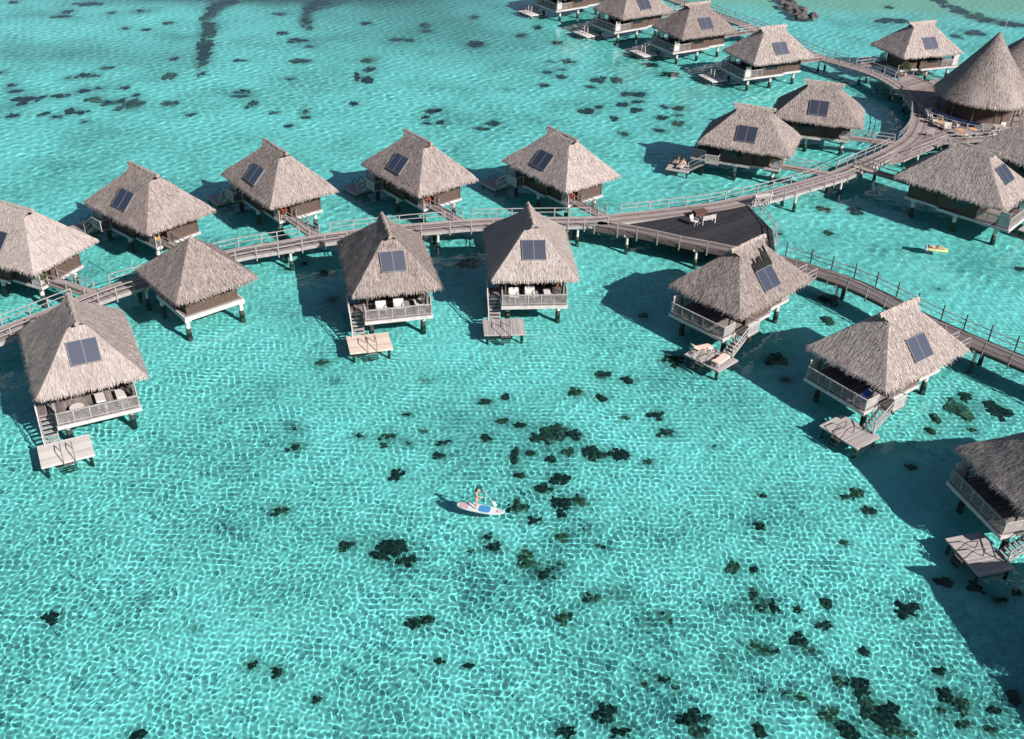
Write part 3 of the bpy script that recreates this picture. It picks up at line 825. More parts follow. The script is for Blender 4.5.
def privacy_mesh(s):
    b = MB()
    y = -s * 2.72
    b.box(4.72, 5.60, y - .03, y + .03, 2.55, 3.96)
    b.box(4.70, 5.64, y - .045, y + .045, 3.963, 4.02)
    return b.mesh('privacy_screen', M['white'])


def landing_mesh(s):
    b = MB()
    q = [(2.5, 2.865), (3.95, 2.865), (3.95, 3.95), (2.5, 3.95)]
    q = [(x, y * s) for x, y in q]
    if s < 0:
        q.reverse()
    b.hexa([(x, y, 2.34) for x, y in q], [(x, y, 2.497) for x, y in q], q)
    return b.mesh('landing', M['planks'])


def landing_rail_mesh(s):
    b = MB()
    y = s * 3.92
    b.box(2.5, 4.0, y - .035, y + .035, 3.36, 3.44)
    b.box(2.5, 4.0, y - .035, y + .035, 2.50, 2.58)
    for x in (2.53, 3.97):
        b.box(x - .04, x + .04, y - .034, y + .034, 2.585, 3.355)
    lattice(b, (2.57, y), (3.93, y), 2.58, 3.36, .10)
    b.box(2.50, 2.57, s * 2.87, s * 3.88, 3.36, 3.43)
    b.box(2.51, 2.56, s * 2.87, s * 2.93, 2.5, 3.36)
    return b.mesh('landing_railing', M['white'])


def stair_mesh(s):
    b = MB()
    n = 6
    for k in range(n):
        x = 3.99 + k * .29
        z = 2.30 - k * .19
        b.box(x, x + .27, s * 2.96, s * 3.80, z - .05, z)
    for y in (2.92, 3.84):
        b.bar((3.96, s * y, 2.31), (5.72, s * y, 1.13), .06, .20)
    return b.mesh('steps', M['rail'])


def stair_rail_mesh(s):
    b = MB()
    y = s * 3.93
    b.bar((4.03, y, 3.38), (5.78, y, 2.12), .07, .07)
    b.box(5.74, 5.82, y - .04, y + .04, (PLAT_Z + .004), 2.14)
    b.bar((4.03, y, 2.9), (5.74, y, 1.66), .05, .05)
    return b.mesh('steps_handrail', M['white'])


PLAT_Z = 1.14


def platform_mesh(s, m):
    b = MB()
    q = [(5.6, .95), (8.25, .95), (8.25, 4.45), (5.6, 4.45)]
    q = [(x, y * s) for x, y in q]
    if s < 0:
        q.reverse()
    b.hexa([(x, y, PLAT_Z - .14) for x, y in q], [(x, y, PLAT_Z) for x, y in q], q)
    return b.mesh('swim_platform', M[m])


def platform_pile_mesh():
    b = MB()
    b.tube((0, 0, -1.0), (0, 0, PLAT_Z - .143), .12, n=10)
    return b.mesh('platform_pile', M['pile_base'])


def ladder_mesh(s):
    b = MB()
    for y in (2.25, 3.0):
        Y = s * y
        for p, q in (((6.9, Y, (PLAT_Z + .004)), (6.9, Y, 1.8)), ((6.9, Y, 1.8), (7.75, Y, 1.86)), ((7.75, Y, 1.86), (8.36, Y, 1.25)), ((8.36, Y, 1.25), (8.62, Y, .1))):
            b.bar(p, q, .05)
    for k in range(4):
        x, z = 8.40 + k * .065, 1.02 - k * .28
        b.box(x - .09, x + .09, s * 2.27, s * 2.98, z - .03, z)
    return b.mesh('ladder', M['post'])


def handpost_mesh(s, y):
    b = MB()
    b.box(7.1, 7.18, s * y - .04, s * y + .04, (PLAT_Z + .004), 2.25)
    return b.mesh('handrail_post', M['white'])


def roof_post_mesh(x, y):
    b = MB()
    b.tube((x, y, 2.5), (x, y, 4.62), .075, n=10)
    return b.mesh('roof_post', M['post'])


def pile_mesh():
    b = MB()
    b.tube((0, 0, 1.33), (0, 0, 2.2), .19, n=14)
    b.box(-.28, .28, -.28, .28, 2.0, 2.28)
    return b.mesh('pile', M['pile'])


def pile_foot_mesh():
    b = MB()
    b.tube((0, 0, -1.05), (0, 0, 1.30), .25, .21, n=14)
    return b.mesh('pile_base', M['pile_base'])


def door_mesh(s):
    b = MB()
    b.box(-2.87, -2.80, s * 1.12, s * 2.10, 2.52, 4.5)
    b.box(-3.96, -2.9, s * .935, s * .995 if s > 0 else s * .995, 2.52, 4.5)
    return b.mesh('door', M['door'])


def porch_screen_mesh(s):
    b = MB()
    y = s * 2.36
    b.box(-4.15, -3.1, y - .03, y + .03, 3.5, 3.57)
    for x in (-4.12, -3.13):
        b.box(x - .035, x + .035, y - .029, y + .029, 2.5, 3.5)
    lattice(b, (-4.1, y), (-3.15, y), 2.55, 3.5, .12, .035)
    return b.mesh('porch_screen', M['white'])


def window_mesh(s, side):
    b = MB()
    y = side * 2.61
    b.box(.2, 2.0, y - .02, y + .02, 3.2, 4.25)
    return b.mesh('window', M['glass'])


def sliding_mesh():
    b = MB()
    b.box(2.61, 2.65, -2.3, 2.3, 2.53, 4.45)
    return b.mesh('sliding_door', M['glass'])


def sliding_frame_mesh():
    b = MB()
    for y in (-2.3, -1.15, 0, 1.15, 2.3):
        b.box(2.655, 2.69, y - .04, y + .04, 2.53, 4.45)
    b.box(2.655, 2.692, -2.34, 2.34, 4.453, 4.53)
    return b.mesh('door_frame', M['door'])


def solar_mesh(where, sy=1):
    """two glass modules lying on the thatch, and their frame"""
    if where == 'side':
        e0 = Vector((-1.05, sy * 3.12, RISE * (1 - 3.12 / HALF_W)))
        e1 = Vector((1.15, sy * 3.12, e0.z))
        t = Vector((0, sy * (1.80 - 3.12), RISE * (3.12 - 1.80) / HALF_W))
    else:
        zf = lambda x: RISE * GAB_T * (HALF_L - x) / (HALF_L - GAB_X)
        e0 = Vector((3.92, 1.05, zf(3.92)))
        e1 = Vector((3.92, -1.02, e0.z))
        t = Vector((2.59 - 3.92, 0, zf(2.59) - zf(3.92)))
    u = e1 - e0
    nrm = u.cross(t).normalized()
    if nrm.z < 0:
        nrm = -nrm
    lift = nrm * .10
    W, H = u.length, t.length
    un, tn = u / W, t / H
    g, fr = MB(), MB()
    o = e0 + lift

    def P(a, c, h=0):
        return o + un * a + tn * c + nrm * h
    for a0, a1 in ((.05, W / 2 - .03), (W / 2 + .03, W - .05)):
        g.hexa([P(a0, .05, .0), P(a1, .05, .0), P(a1, H - .05, .0), P(a0, H - .05, .0)],
               [P(a0, .05, .035), P(a1, .05, .035), P(a1, H - .05, .035), P(a0, H - .05, .035)],
               [(a0, 0), (a1, 0), (a1, H), (a0, H)])
    for a0, a1, c0, c1 in ((0, W, 0, .045), (0, W, H - .045, H), (0, .045, .05, H - .05), (W - .045, W, .05, H - .05), (W / 2 - .025, W / 2 + .025, .05, H - .05)):
        fr.hexa([P(a0, c0, -.12), P(a1, c0, -.12), P(a1, c1, -.12), P(a0, c1, -.12)], [P(a0, c0, .05), P(a1, c0, .05), P(a1, c1, .05), P(a0, c1, .05)])
    return g.mesh('solar_panel', M['pv']), fr.mesh('panel_frame', M['alu'])


def bridge_mesh(s, L):
    b = MB()
    q = [(-4.1 - L, .55), (-4.203, .55), (-4.203, 1.75), (-4.1 - L, 1.75)]
    q = [(x, y * s) for x, y in q]
    if s < 0:
        q.reverse()
    b.hexa([(x, y, 2.33) for x, y in q], [(x, y, 2.494) for x, y in q], q)
    return b.mesh('footbridge', M['walk'])


def bridge_rail_mesh(s, L):
    b = MB()
    for y in (.60, 1.70):
        if L < 1.2:
            break
        x0, x1 = -4.25, -4.1 - L + .2
        for z in (3.38, 2.95):
            b.bar((x0, s * y, z), (x1, s * y, z), .06, .06)
        k = max(1, round((x0 - x1) / 2))
        for i in range(k + 1):
            x = x0 + (x1 - x0) * i / k
            b.box(x - .04, x + .04, s * y - .04, s * y + .04, 2.5, 3.35)
    return b.mesh('footbridge_railing', M['rail'])


def reflection_mesh():
    """ragged dark strips imitating a reflection above the panel"""
    b = MB()
    rg = random.Random(4)
    n = 26
    for k in range(n):
        x = 1.05 - 2.3 * k / (n - 1)
        y0 = 1.85
        y1 = 1.30 + rg.uniform(-.25, .28) - (.45 if k > 17 else 0) + (.25 if k < 4 else 0)
        for a, c in ((y0, y1),):
            za, zc = RISE * (1 - a / HALF_W) + .16, RISE * (1 - c / HALF_W) + .16
            b.hexa([(x - .06, a, za - .2), (x + .06, a, za - .2), (x + .06, c, zc - .2), (x - .06, c, zc - .2)],
                   [(x - .06, a, za), (x + .06, a, za), (x + .05, c, zc), (x - .05, c, zc)])
    return b.mesh('reflection_patch', M['reflected'])


PILES = [(4.6, 2.2), (4.6, -2.2), (.8, 2.2), (.8, -2.2), (-3.4, 1.9), (-3.4, -1.9)]


def make_bungalow(label, x, y, yaw, s, pv, seed, bridge, group, platform='grey_planks', flip_pv=1, posts=False, extras=True):
    t = thing('overwater_bungalow', label, 'bungalow', (x, y, 0), yaw, group)
    L = lambda name, key, fn, par=t: link(name, cached(key, fn), par)
    r = L('roof', ('roof', seed % 3), lambda: hip_roof_mesh(11 + seed % 3))
    r.location = (0, 0, EAVE_Z)
    rc = L('ridge_cap', ('ridge', seed % 2), lambda: ridge_mesh(seed % 2), r)
    g, f = cached(('pv', pv, flip_pv), lambda: solar_mesh(pv, flip_pv))
    po = link('solar_panel', g, t, (0, 0, EAVE_Z))
    link('panel_frame', f, po)
    L('floor', 'floor', floor_mesh)
    L('floor_beam', 'beam', beam_mesh)
    w = L('wall', ('wall', s), lambda: wall_mesh(s))
    L('window', ('win', 1), lambda: window_mesh(s, 1), w)
    L('window', ('win', -1), lambda: window_mesh(s, -1), w)
    L('door', ('door', s), lambda: door_mesh(s))
    sd = L('sliding_door', 'slide', sliding_mesh)
    L('door_frame', 'slidef', sliding_frame_mesh, sd)
    L('porch_screen', ('porch', s), lambda: porch_screen_mesh(s))
    L('deck_railing', 'deckrail', deck_rail_mesh)
    L('side_railing', ('siderail', s), lambda: side_rail_mesh(s))
    L('side_railing', ('stepside', s), lambda: step_side_rail_mesh(s))
    L('privacy_screen', ('priv', s), lambda: privacy_mesh(s))
    for yy in (2.45, -2.45):
        L('roof_post', ('rpost', yy), lambda: roof_post_mesh(4.7, yy))
    for px, py in PILES:
        p = L('pile', 'pile', pile_mesh)
        p.location = (px, py, 0)
        p.cycles.is_caustics_receiver = True
        c = L('pile_base', 'pilefoot', pile_foot_mesh, p)
        c.cycles.is_caustics_receiver = True
    if extras:
        la = L('landing', ('land', s), lambda: landing_mesh(s))
        L('landing_railing', ('landrail', s), lambda: landing_rail_mesh(s), la)
        st = L('steps', ('steps', s), lambda: stair_mesh(s))
        L('steps_handrail', ('steprail', s), lambda: stair_rail_mesh(s), st)
        pl = L('swim_platform', ('plat', s, platform), lambda: platform_mesh(s, platform))
        for qx in (5.8, 8.0):
            for qy in (1.25, 4.15):
                q = L('platform_pile', 'platp', platform_pile_mesh, pl)
                q.location = (qx, qy * s, 0)
                q.cycles.is_caustics_receiver = True
        if posts:
            for hy in (2.2, 3.05):
                L('handrail_post', ('hpost', s, hy), lambda: handpost_mesh(s, hy), pl)
        q = L('ladder', ('ladder', s), lambda: ladder_mesh(s), pl)
        q.cycles.is_caustics_receiver = True
    if bridge > .3:
        b = link('footbridge', bridge_mesh(s, bridge), t)
        link('footbridge_railing', bridge_rail_mesh(s, bridge), b)
    return t


# walkway centre lines (metres)
MAIN = [(-43.4, 66.09), (-40.65, 70.3), (-37.95, 73.56), (-34.61, 77.68), (-32.63, 79.5), (-29.02, 82.77), (-25.59, 85.59), (-21.77, 87.49), (-18.08, 89.38), (-10.78, 91.91), (-8.41, 92.54), (-4.39, 93.64), (1.29, 94.48), (7.24, 95.13), (10.28, 96.06), (13.78, 97.17)]
CURVE = [(13.78, 97.17), (20.49, 99.65), (24.13, 101.65), (26.69, 103.07), (32.98, 107.49), (35.53, 109.44), (39.8, 113.4), (43.76, 117.29), (47.19, 121.66), (49.83, 127.1), (51.59, 133.22), (52.0, 139.0)]
NORTH = [(52.0, 139.0), (51.15, 143.45), (49.58, 147.3), (46.36, 151.4), (42.92, 155.2), (39.3, 162.4), (36.6, 168.75), (29.17, 180.45), (22.05, 191.14), (13.99, 205.48)]
BRANCH = [(7.9, 94.45), (12.03, 93.21), (16.12, 91.42), (18.31, 90.62), (21.18, 89.45), (23.99, 88.31), (25.92, 87.23), (27.89, 85.69), (29.83, 84.28), (31.47, 82.61), (32.95, 80.62), (34.57, 78.21), (36.29, 76.15), (38.23, 74.03), (40.76, 71.44), (44.43, 67.25), (48.29, 61.34), (52.5, 54.0), (56, 46)]


def spline(P, step=.5):
    P = [Vector((*p, 0)) for p in P]
    P = [P[0] * 2 - P[1]] + P + [P[-1] * 2 - P[-2]]
    out = []
    for i in range(1, len(P) - 2):
        a, b, c, d = P[i - 1:i + 3]
        n = max(2, int((c - b).length / .1))
        for k in range(n):
            t = k / n
            out.append(.5 * ((2 * b) + (c - a) * t + (2 * a - 5 * b + 4 * c - d) * t * t + (3 * b - a - 3 * c + d) * t ** 3))
    out.append(P[-2])
    res, acc = [out[0]], 0
    for p, q in zip(out, out[1:]):
        acc += (q - p).length
        if acc >= step:
            res.append(q)
            acc = 0
    return res


LINES = {k: spline(v) for k, v in (('main', MAIN), ('curve', CURVE), ('north', NORTH), ('branch', BRANCH))}
JUNCTIONS = []


def bridge_length(x, y, yaw, s):
    """distance along -X from the porch to the nearest boardwalk edge"""
    d = Vector((-math.cos(yaw), -math.sin(yaw), 0))
    o = Vector((x, y, 0)) + d * 4.1 + Vector((-math.sin(yaw), math.cos(yaw), 0)) * 1.15 * s
    k = 0
    while k < 14:
        p = o + d * k
        for L in LINES.values():
            if min((p - q).length for q in L) < .95:
                JUNCTIONS.append(o + d * (k + .2))
                return k
        k += .1
    return 0


BUNG = [
    # label, x, y, yaw, step side, panel face, platform look
    ('A0', 'thatched bungalow cut off by the left edge, behind the boardwalk', -43.24, 82.0, 2.72, 1, 'side', 'grey_planks'),
    ('A1', 'thatched bungalow directly behind the small square pavilion', -34.76, 90.79, 2.45, 1, 'side', 'grey_planks'),
    ('A2', 'thatched bungalow behind the boardwalk, second to the right from the square pavilion', -23.92, 97.48, 2.27, 1, 'side', 'grey_planks'),
    ('A3', 'thatched bungalow behind the boardwalk, just above the tan-platform bungalow', -10.27, 101.35, 2.28, 1, 'side', 'grey_planks'),
    ('A4', 'thatched bungalow at the right end of the row behind the boardwalk', 4.4, 103.55, 2.25, 1, 'side', 'grey_planks'),
    ('B0', 'lower-left thatched bungalow with white loungers on its lattice deck', -31.81, 64.93, -1.08, -1, 'end', 'pale_planks'),
    ('B2', 'thatched bungalow in front of the boardwalk with a pale tan swim platform', -11.05, 80.53, -1.30, -1, 'end', 'tan_planks'),
    ('B3', 'thatched bungalow facing the camera squarely, grey swim platform at its steps', 1.17, 83.59, -1.47, -1, 'end', 'grey_planks'),
    ('B4', 'thatched bungalow with a dark reflection painted on its roof and pink loungers', 19.34, 79.4, -2.37, 1, 'side', 'grey_planks'),
    ('B5', 'thatched bungalow with a bare mauve platform and a blue chair on deck', 29.01, 69.3, -2.49, 1, 'side', 'grey_planks'),
    ('B6', 'thatched bungalow in deep shade, cut off by the right edge', 36.07, 54.72, -2.85, 1, 'side', 'grey_planks'),
    ('B7', 'thatched bungalow beyond the lower right corner, seen by its shadow', 37.5, 42.2, -3.0, 1, 'side', 'grey_planks'),
    ('C1', 'thatched bungalow inside the boardwalk bend with people on its platform', 25.99, 113.95, 2.78, 1, 'side', 'grey_planks'),
    ('C2', 'thatched bungalow deepest inside the boardwalk bend, partly behind its neighbour', 36.0, 123.57, 2.84, 1, 'side', 'grey_planks'),
    ('C3', 'thatched bungalow right of the bend, shaded slope forward, pale blue solar panel', 46.3, 102.7, -.73, 1, 'end', 'grey_planks'),
    ('C4', 'thatched bungalow at the right edge, just below the restaurant terrace', 57.08, 112.19, -.80, -1, 'end', 'grey_planks'),
    ('D1', 'nearest thatched bungalow of the far row, closest to the boardwalk bend', 34.49, 147.88, -2.69, -1, 'side', 'pale_planks'),
    ('D2', 'second nearest thatched bungalow of the far row', 25.57, 159.52, -2.60, -1, 'side', 'pale_planks'),
    ('D3', 'third thatched bungalow of the far row, its roof touching the top edge', 17.2, 169.6, -2.52, -1, 'side', 'pale_planks'),
    ('D4', 'farthest thatched bungalow of the far row, mostly above the top edge', 8.3, 181.3, -2.50, -1, 'side', 'pale_planks'),
    ('E1', 'lone thatched bungalow beyond the bend, left of the conical roof', 56.8, 152.99, .378, 1, 'side', 'grey_planks'),
]
GROUP_B = 'thatched bungalows on stilts in the lagoon'
B = {}
for i, (key, lab, x, y, yaw, s, pv, plat) in enumerate(BUNG):
    br = 0 if key in ('C4', 'B7') else bridge_length(x, y, yaw, s)
    B[key] = make_bungalow(lab, x, y, yaw, s, pv, i * 7 % 5, br, GROUP_B, plat, -1 if key == 'E1' else 1, key[0] in 'DC')
B['C3'].scale = (1.12, 1.10, 1.05)
link('reflection_patch', reflection_mesh(), B['B4'], (0, 0, EAVE_Z))  # reflection put in as dark strips on the thatch


def at(key, x, y, z):
    """a point given in a bungalow's own frame"""
    o = B[key]
    c, s = math.cos(o.rotation_euler.z), math.sin(o.rotation_euler.z)
    return (o.location.x + c * x - s * y, o.location.y + s * x + c * y, z), o.rotation_euler.z


# ------------------------------------------------------------------ small square pavilion over the boardwalk
def make_pavilion():
    t = thing('square_pavilion', 'small square thatched pavilion with white floor beams and no solar panel', 'pavilion', (-26.75, 77.6, 0), RED(42))
    r = link('roof', hip_roof_mesh(31, 3.7, 3.8, .12, 3.45, 0, 1.0, 4200), t, (0, 0, EAVE_Z))
    b = MB()
    b.tube((0, 0, 3.25), (0, 0, 3.6), .2, .05, n=8)
    b.build('ridge_cap', M['ridge'], r)
    b = MB()
    b.box(-2.55, 2.55, -2.5, 2.5, 2.3, 2.5)
    b.build('floor', M['planks'], t)
    b = MB()
    for sy in (1, -1):
        b.box(-2.7, 2.7, sy * 2.505, sy * 2.68, 2.08, 2.46)
        b.box(sy * 2.555, sy * 2.72, -2.5, 2.5, 2.08, 2.46)
    b.build('floor_beam', M['white'], t)
    b = MB()
    for sy in (1, -1):
        b.box(-2.35, 2.35, sy * 2.2, sy * 2.3, 2.5, 4.7)
        b.box(sy * 2.2, sy * 2.3, -2.1, 1.0, 2.5, 4.7)
    b.build('wall', M['wall'], t)
    for x in (2.45, -2.45):
        for y in (2.4, -2.4):
            p = link('pile', cached('pile', pile_mesh), t, (x, y, 0))
            c = link('pile_base', cached('pilefoot', pile_foot_mesh), p)
            p.cycles.is_caustics_receiver = c.cycles.is_caustics_receiver = True
    b = MB()
    b.tube((-1.5, 2.9, 2.5), (-1.5, 2.9, 9.6), .035, n=8)
    b.build('mast', M['rail'], t)


make_pavilion()

# ------------------------------------------------------------------ boardwalks
def offset(L, d):
    out = []
    for i, p in enumerate(L):
        a, b = L[max(0, i - 1)], L[min(len(L) - 1, i + 1)]
        t = (b - a).normalized()
        out.append(p + Vector((-t.y, t.x, 0)) * d)
    return out


def boardwalk(name, label, L, gaps, width=2.0, rails=(1, -1), post_h=3.45, dark=False):
    t = thing(name, label, 'boardwalk', (L[0].x, L[0].y, 0), 0)
    org = Vector((L[0].x, L[0].y, 0))
    L = [p - org for p in L]
    gaps = [(g[0] - org, g[1], g[2] if len(g) > 2 else 0) for g in gaps]
    l, r = offset(L, width / 2), offset(L, -width / 2)
    b, e = MB(), MB()
    u = 0
    z0, z1 = FLOOR - .16, FLOOR
    el, er = offset(L, width / 2 + .07), offset(L, -width / 2 - .07)
    for i in range(len(L) - 1):
        du = (L[i + 1] - L[i]).length
        q = [r[i], r[i + 1], l[i + 1], l[i]]
        b.hexa([(p.x, p.y, z0) for p in q], [(p.x, p.y, z1) for p in q], [(u, 0), (u + du, 0), (u + du, width), (u, width)])
        for E in (el, er):
            e.bar((E[i].x, E[i].y, 2.33), (E[i + 1].x, E[i + 1].y, 2.33), .12, .30)
        u += du
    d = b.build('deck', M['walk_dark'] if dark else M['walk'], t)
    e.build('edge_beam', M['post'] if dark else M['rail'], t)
    s = MB()      # dark joints between deck bays
    for i in range(8, len(L) - 4, 18):
        a, c = l[i], r[i]
        s.bar((a.x, a.y, FLOOR + .004), (c.x, c.y, FLOOR + .004), .10, .012)
    s.build('bay_joint', M['post'], d)

    def free(p, sd):
        return all((p - g).length > rad or (only and only != sd) for g, rad, only in gaps)
    for sd in rails:
        E = offset(L, sd * (width / 2 + .17))
        E = E if sd > 0 else E
        runs, cur = [], []
        for p in E:
            if free(p, sd):
                cur.append(p)
            else:
                if len(cur) > 6:
                    runs.append(cur)
                cur = []
        if len(cur) > 6:
            runs.append(cur)
        for run in runs:
            b = MB()
            for i in range(len(run) - 1):
                p, q = run[i], run[i + 1]
                b.bar((p.x, p.y, 3.42), (q.x, q.y, 3.42), .075, .06)
            rl = b.build('handrail', M['rail'], t)
            b = MB()
            for i in range(len(run) - 1):
                p, q = run[i], run[i + 1]
                b.bar((p.x, p.y, 2.98), (q.x, q.y, 2.98), .055, .05)
            b.build('lower_rail', M['rail'], rl)
            n = max(1, round((len(run) - 1) / 4))
            for k in range(n + 1):
                i = round((len(run) - 1) * k / n)
                p = run[i]
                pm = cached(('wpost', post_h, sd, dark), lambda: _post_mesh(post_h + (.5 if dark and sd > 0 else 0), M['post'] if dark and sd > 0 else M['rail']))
                o = link('railing_post', pm, rl, (p.x, p.y, 0))
                a, c = run[max(0, i - 1)], run[min(len(run) - 1, i + 1)]
                o.rotation_euler = (0, 0, math.atan2(c.y - a.y, c.x - a.x))
    for i in range(6, len(L) - 2, 13):
        for sd in (.85, -.85):
            p = offset(L, sd)[i]
            o = link('pile', cached('wpile', lambda: _walk_pile_mesh()), t, (p.x, p.y, 0))
            o.cycles.is_caustics_receiver = True
            c = link('pile_base', cached('wpilefoot', lambda: _walk_foot_mesh()), o)
            c.cycles.is_caustics_receiver = True
    return t


def _post_mesh(h, m):
    b = MB()
    b.box(-.045, .045, -.045, .045, 1.95, h)
    return b.mesh('railing_post', m)


def _walk_pile_mesh():
    b = MB()
    b.tube((0, 0, 1.25), (0, 0, 2.2), .13, n=12)
    b.box(-.35, .35, -.16, .16, 2.1, 2.32)
    return b.mesh('pile', M['pile'])


def _walk_foot_mesh():
    b = MB()
    b.tube((0, 0, -1.05), (0, 0, 1.22), .2, .17, n=12)
    return b.mesh('pile_base', M['pile_base'])


J = [(j, 1.35) for j in JUNCTIONS]
TRI = [(11.17, 94.74), (18.48, 97.9), (23.75, 100.3), (25.2, 94.5), (24.51, 89.4), (21.34, 90.3), (16.8, 92.2)]
PAV = [(Vector((-26.7, 77.75, 0)) + Vector((math.cos(RED(135)), math.sin(RED(135)), 0)) * 5.2, 1.8, -1)]
boardwalk('boardwalk', 'long grey boardwalk curving from the left edge between the two bungalow rows', LINES['main'],
          J + PAV + [(Vector((12.2, 95.3, 0)), 3.2, -1)])
boardwalk('boardwalk', 'grey boardwalk sweeping from the dark terrace round the bend to the conical-roofed restaurant', LINES['curve'],
          J + [(Vector((14.5, 96.4, 0)), 2.2, -1), (Vector((18.8, 97.8, 0)), 2.5, -1), (Vector((21.8, 99.0, 0)), 2.4, -1), (Vector((45.6, 116.3, 0)), 2.3, -1), (Vector((49.0, 121.2, 0)), 3.2, -1), (Vector((51.6, 126.5, 0)), 3.0, -1), (Vector((53.5, 132.5, 0)), 3.6, -1), (Vector((54.4, 138.2, 0)), 3, -1)])
boardwalk('boardwalk', 'far boardwalk leading away behind the distant row of bungalows at the top', LINES['north'],
          J + [(Vector((53.6, 142.0, 0)), 3.4, -1)])
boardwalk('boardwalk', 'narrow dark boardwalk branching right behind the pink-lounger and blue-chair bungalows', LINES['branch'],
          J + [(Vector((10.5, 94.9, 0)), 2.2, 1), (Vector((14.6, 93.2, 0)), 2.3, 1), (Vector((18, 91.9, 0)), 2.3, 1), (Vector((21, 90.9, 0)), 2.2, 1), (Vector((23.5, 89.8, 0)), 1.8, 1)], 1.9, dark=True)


def slab(b, P, z0, z1):
    area = sum(P[k][0] * P[(k + 1) % len(P)][1] - P[(k + 1) % len(P)][0] * P[k][1] for k in range(len(P)))
    if area < 0:
        P = list(reversed(P))
    b.face([(x, y, z1) for x, y in P], [(x * .79 + y * .61, -x * .61 + y * .79) for x, y in P])
    b.face([(x, y, z0) for x, y in reversed(P)])
    for k in range(len(P)):
        (x0, y0), (x1, y1) = P[k], P[(k + 1) % len(P)]
        b.face([(x0, y0, z0), (x1, y1, z0), (x1, y1, z1), (x0, y0, z1)])


def rail_run(P, z=FLOOR, top=.92, mid=.48):
    b = MB()
    P = [Vector((*p, 0)) for p in P]
    for p, q in zip(P, P[1:]):
        b.bar((p.x, p.y, z + top), (q.x, q.y, z + top), .075, .06)
        b.bar((p.x, p.y, z + mid), (q.x, q.y, z + mid), .055, .05)
        n = max(1, round((q - p).length / 2))
        for k in range(n):
            c = p + (q - p) * k / n
            b.box(c.x - .045, c.x + .045, c.y - .045, c.y + .045, z - .4, z + top)
    c = P[-1]
    b.box(c.x - .045, c.x + .045, c.y - .045, c.y + .045, z - .4, z + top)
    return b


def pile_set(t, pts):
    for x, y in pts:
        o = link('pile', cached('wpile', _walk_pile_mesh), t, (x, y, 0))
        c = link('pile_base', cached('wpilefoot', _walk_foot_mesh), o)
        o.cycles.is_caustics_receiver = c.cycles.is_caustics_receiver = True


t = thing('terrace', 'dark triangular plank terrace with a white bench, where two boardwalks part', 'terrace')
b = MB()
slab(b, TRI, 2.32, FLOOR - .008)
b.build('deck', M['dark_planks'], t)
rail_run([(24.55, 100.2), (25.35, 94.5), (24.75, 89.9)]).build('railing', M['rail'], t)
pile_set(t, [(16, 95.4), (20.5, 96.5), (23.6, 97.5), (23.6, 92.5), (19.5, 93)])
t = thing('rail_gate', 'white cross-braced gate panel at the corner of the dark terrace', 'gate', (24.35, 99.95, 0), math.atan2(.9, 1.8))
b = MB()
for x in (0, 2.0):
    b.box(x - .06, x + .06, -.06, .06, 2.5, 3.9)
b.box(-.1, 2.1, -.25, .25, 3.55, 3.63)
for x in (0.06, 1.0):
    b.bar((x, 0, 2.6), (x + .92, 0, 3.5), .06, .06)
    b.bar((x, .07, 3.5), (x + .92, .07, 2.6), .06, .06)
b.build('brace', M['white'], t)


def make_chair(name, label, cat, x, y, rz, m, w=.6, group=None, z=FLOOR):
    t = thing(name, label, cat, (x, y, z + .002), rz, group)
    b = MB()
    b.box(-.28, .3, -w / 2, w / 2, .38, .45)
    b.build('seat', m, t)
    b = MB()
    b.hexa([(-.30, -w / 2, .45), (-.24, -w / 2, .45), (-.24, w / 2, .45), (-.30, w / 2, .45)],
           [(-.46, -w / 2, .95), (-.40, -w / 2, .95), (-.40, w / 2, .95), (-.46, w / 2, .95)])
    b.build('backrest', m, t)
    for sx in (-.26, .26):
        for sy in (1, -1):
            b = MB()
            b.bar((sx, sy * (w / 2 - .03), 0), (sx, sy * (w / 2 - .03), .38 if sx < 0 else .62), .055)
            b.build('leg', M['white'], t)
    for sy in (1, -1):
        b = MB()
        b.bar((-.36, sy * (w / 2 - .03), .64), (.3, sy * (w / 2 - .03), .64), .07, .04)
        b.build('armrest', M['white'], t)
    return t


def make_table(label, x, y, m, r=.5, h=.72, group=None, z=FLOOR):
    t = thing('round_table', label, 'table', (x, y, z + .002), 0, group)
    b = MB()
    b.tube((0, 0, h - .05), (0, 0, h), r, n=24)
    b.build('tabletop', m, t)
    b = MB()
    b.tube((0, 0, .04), (0, 0, h - .05), .05, n=10)
    b.tube((0, 0, 0), (0, 0, .04), r * .55, n=20)
    b.build('pedestal', M['post'], t)


def make_lounger(label, x, y, z, rz, m, group=None, raise_=.55):
    t = thing('sun_lounger', label, 'sun lounger', (x, y, z), rz, group)
    b = MB()
    for sy in (.32, -.32):
        b.box(-.95, .95, sy - .03, sy + .03, .24, .31)
    for k in range(9):
        b.box(-.92 + k * .22, -.84 + k * .22, -.29, .29, .26, .30)
    b.build('frame', M['white'], t)
    b = MB()
    b.box(-.35, .95, -.31, .31, .315, .40)
    c, s_ = math.cos(raise_), math.sin(raise_)
    p0, p1 = (-.36, .32), (-.36 - .68 * c, .32 + .68 * s_)
    n = (s_ * .09, c * .09)
    b.hexa([(p1[0], -.31, p1[1]), (p0[0], -.31, p0[1]), (p0[0], .31, p0[1]), (p1[0], .31, p1[1])],
           [(p1[0] + n[0], -.31, p1[1] + n[1]), (p0[0] + n[0], -.31, p0[1] + n[1]), (p0[0] + n[0], .31, p0[1] + n[1]), (p1[0] + n[0], .31, p1[1] + n[1])])
    b.build('cushion', m, t)
    for sx in (-.8, .8):
        for sy in (.32, -.32):
            b = MB()
            b.box(sx - .035, sx + .035, sy - .035, sy + .035, .002, .24)
            b.build('leg', M['white'], t)
    return t


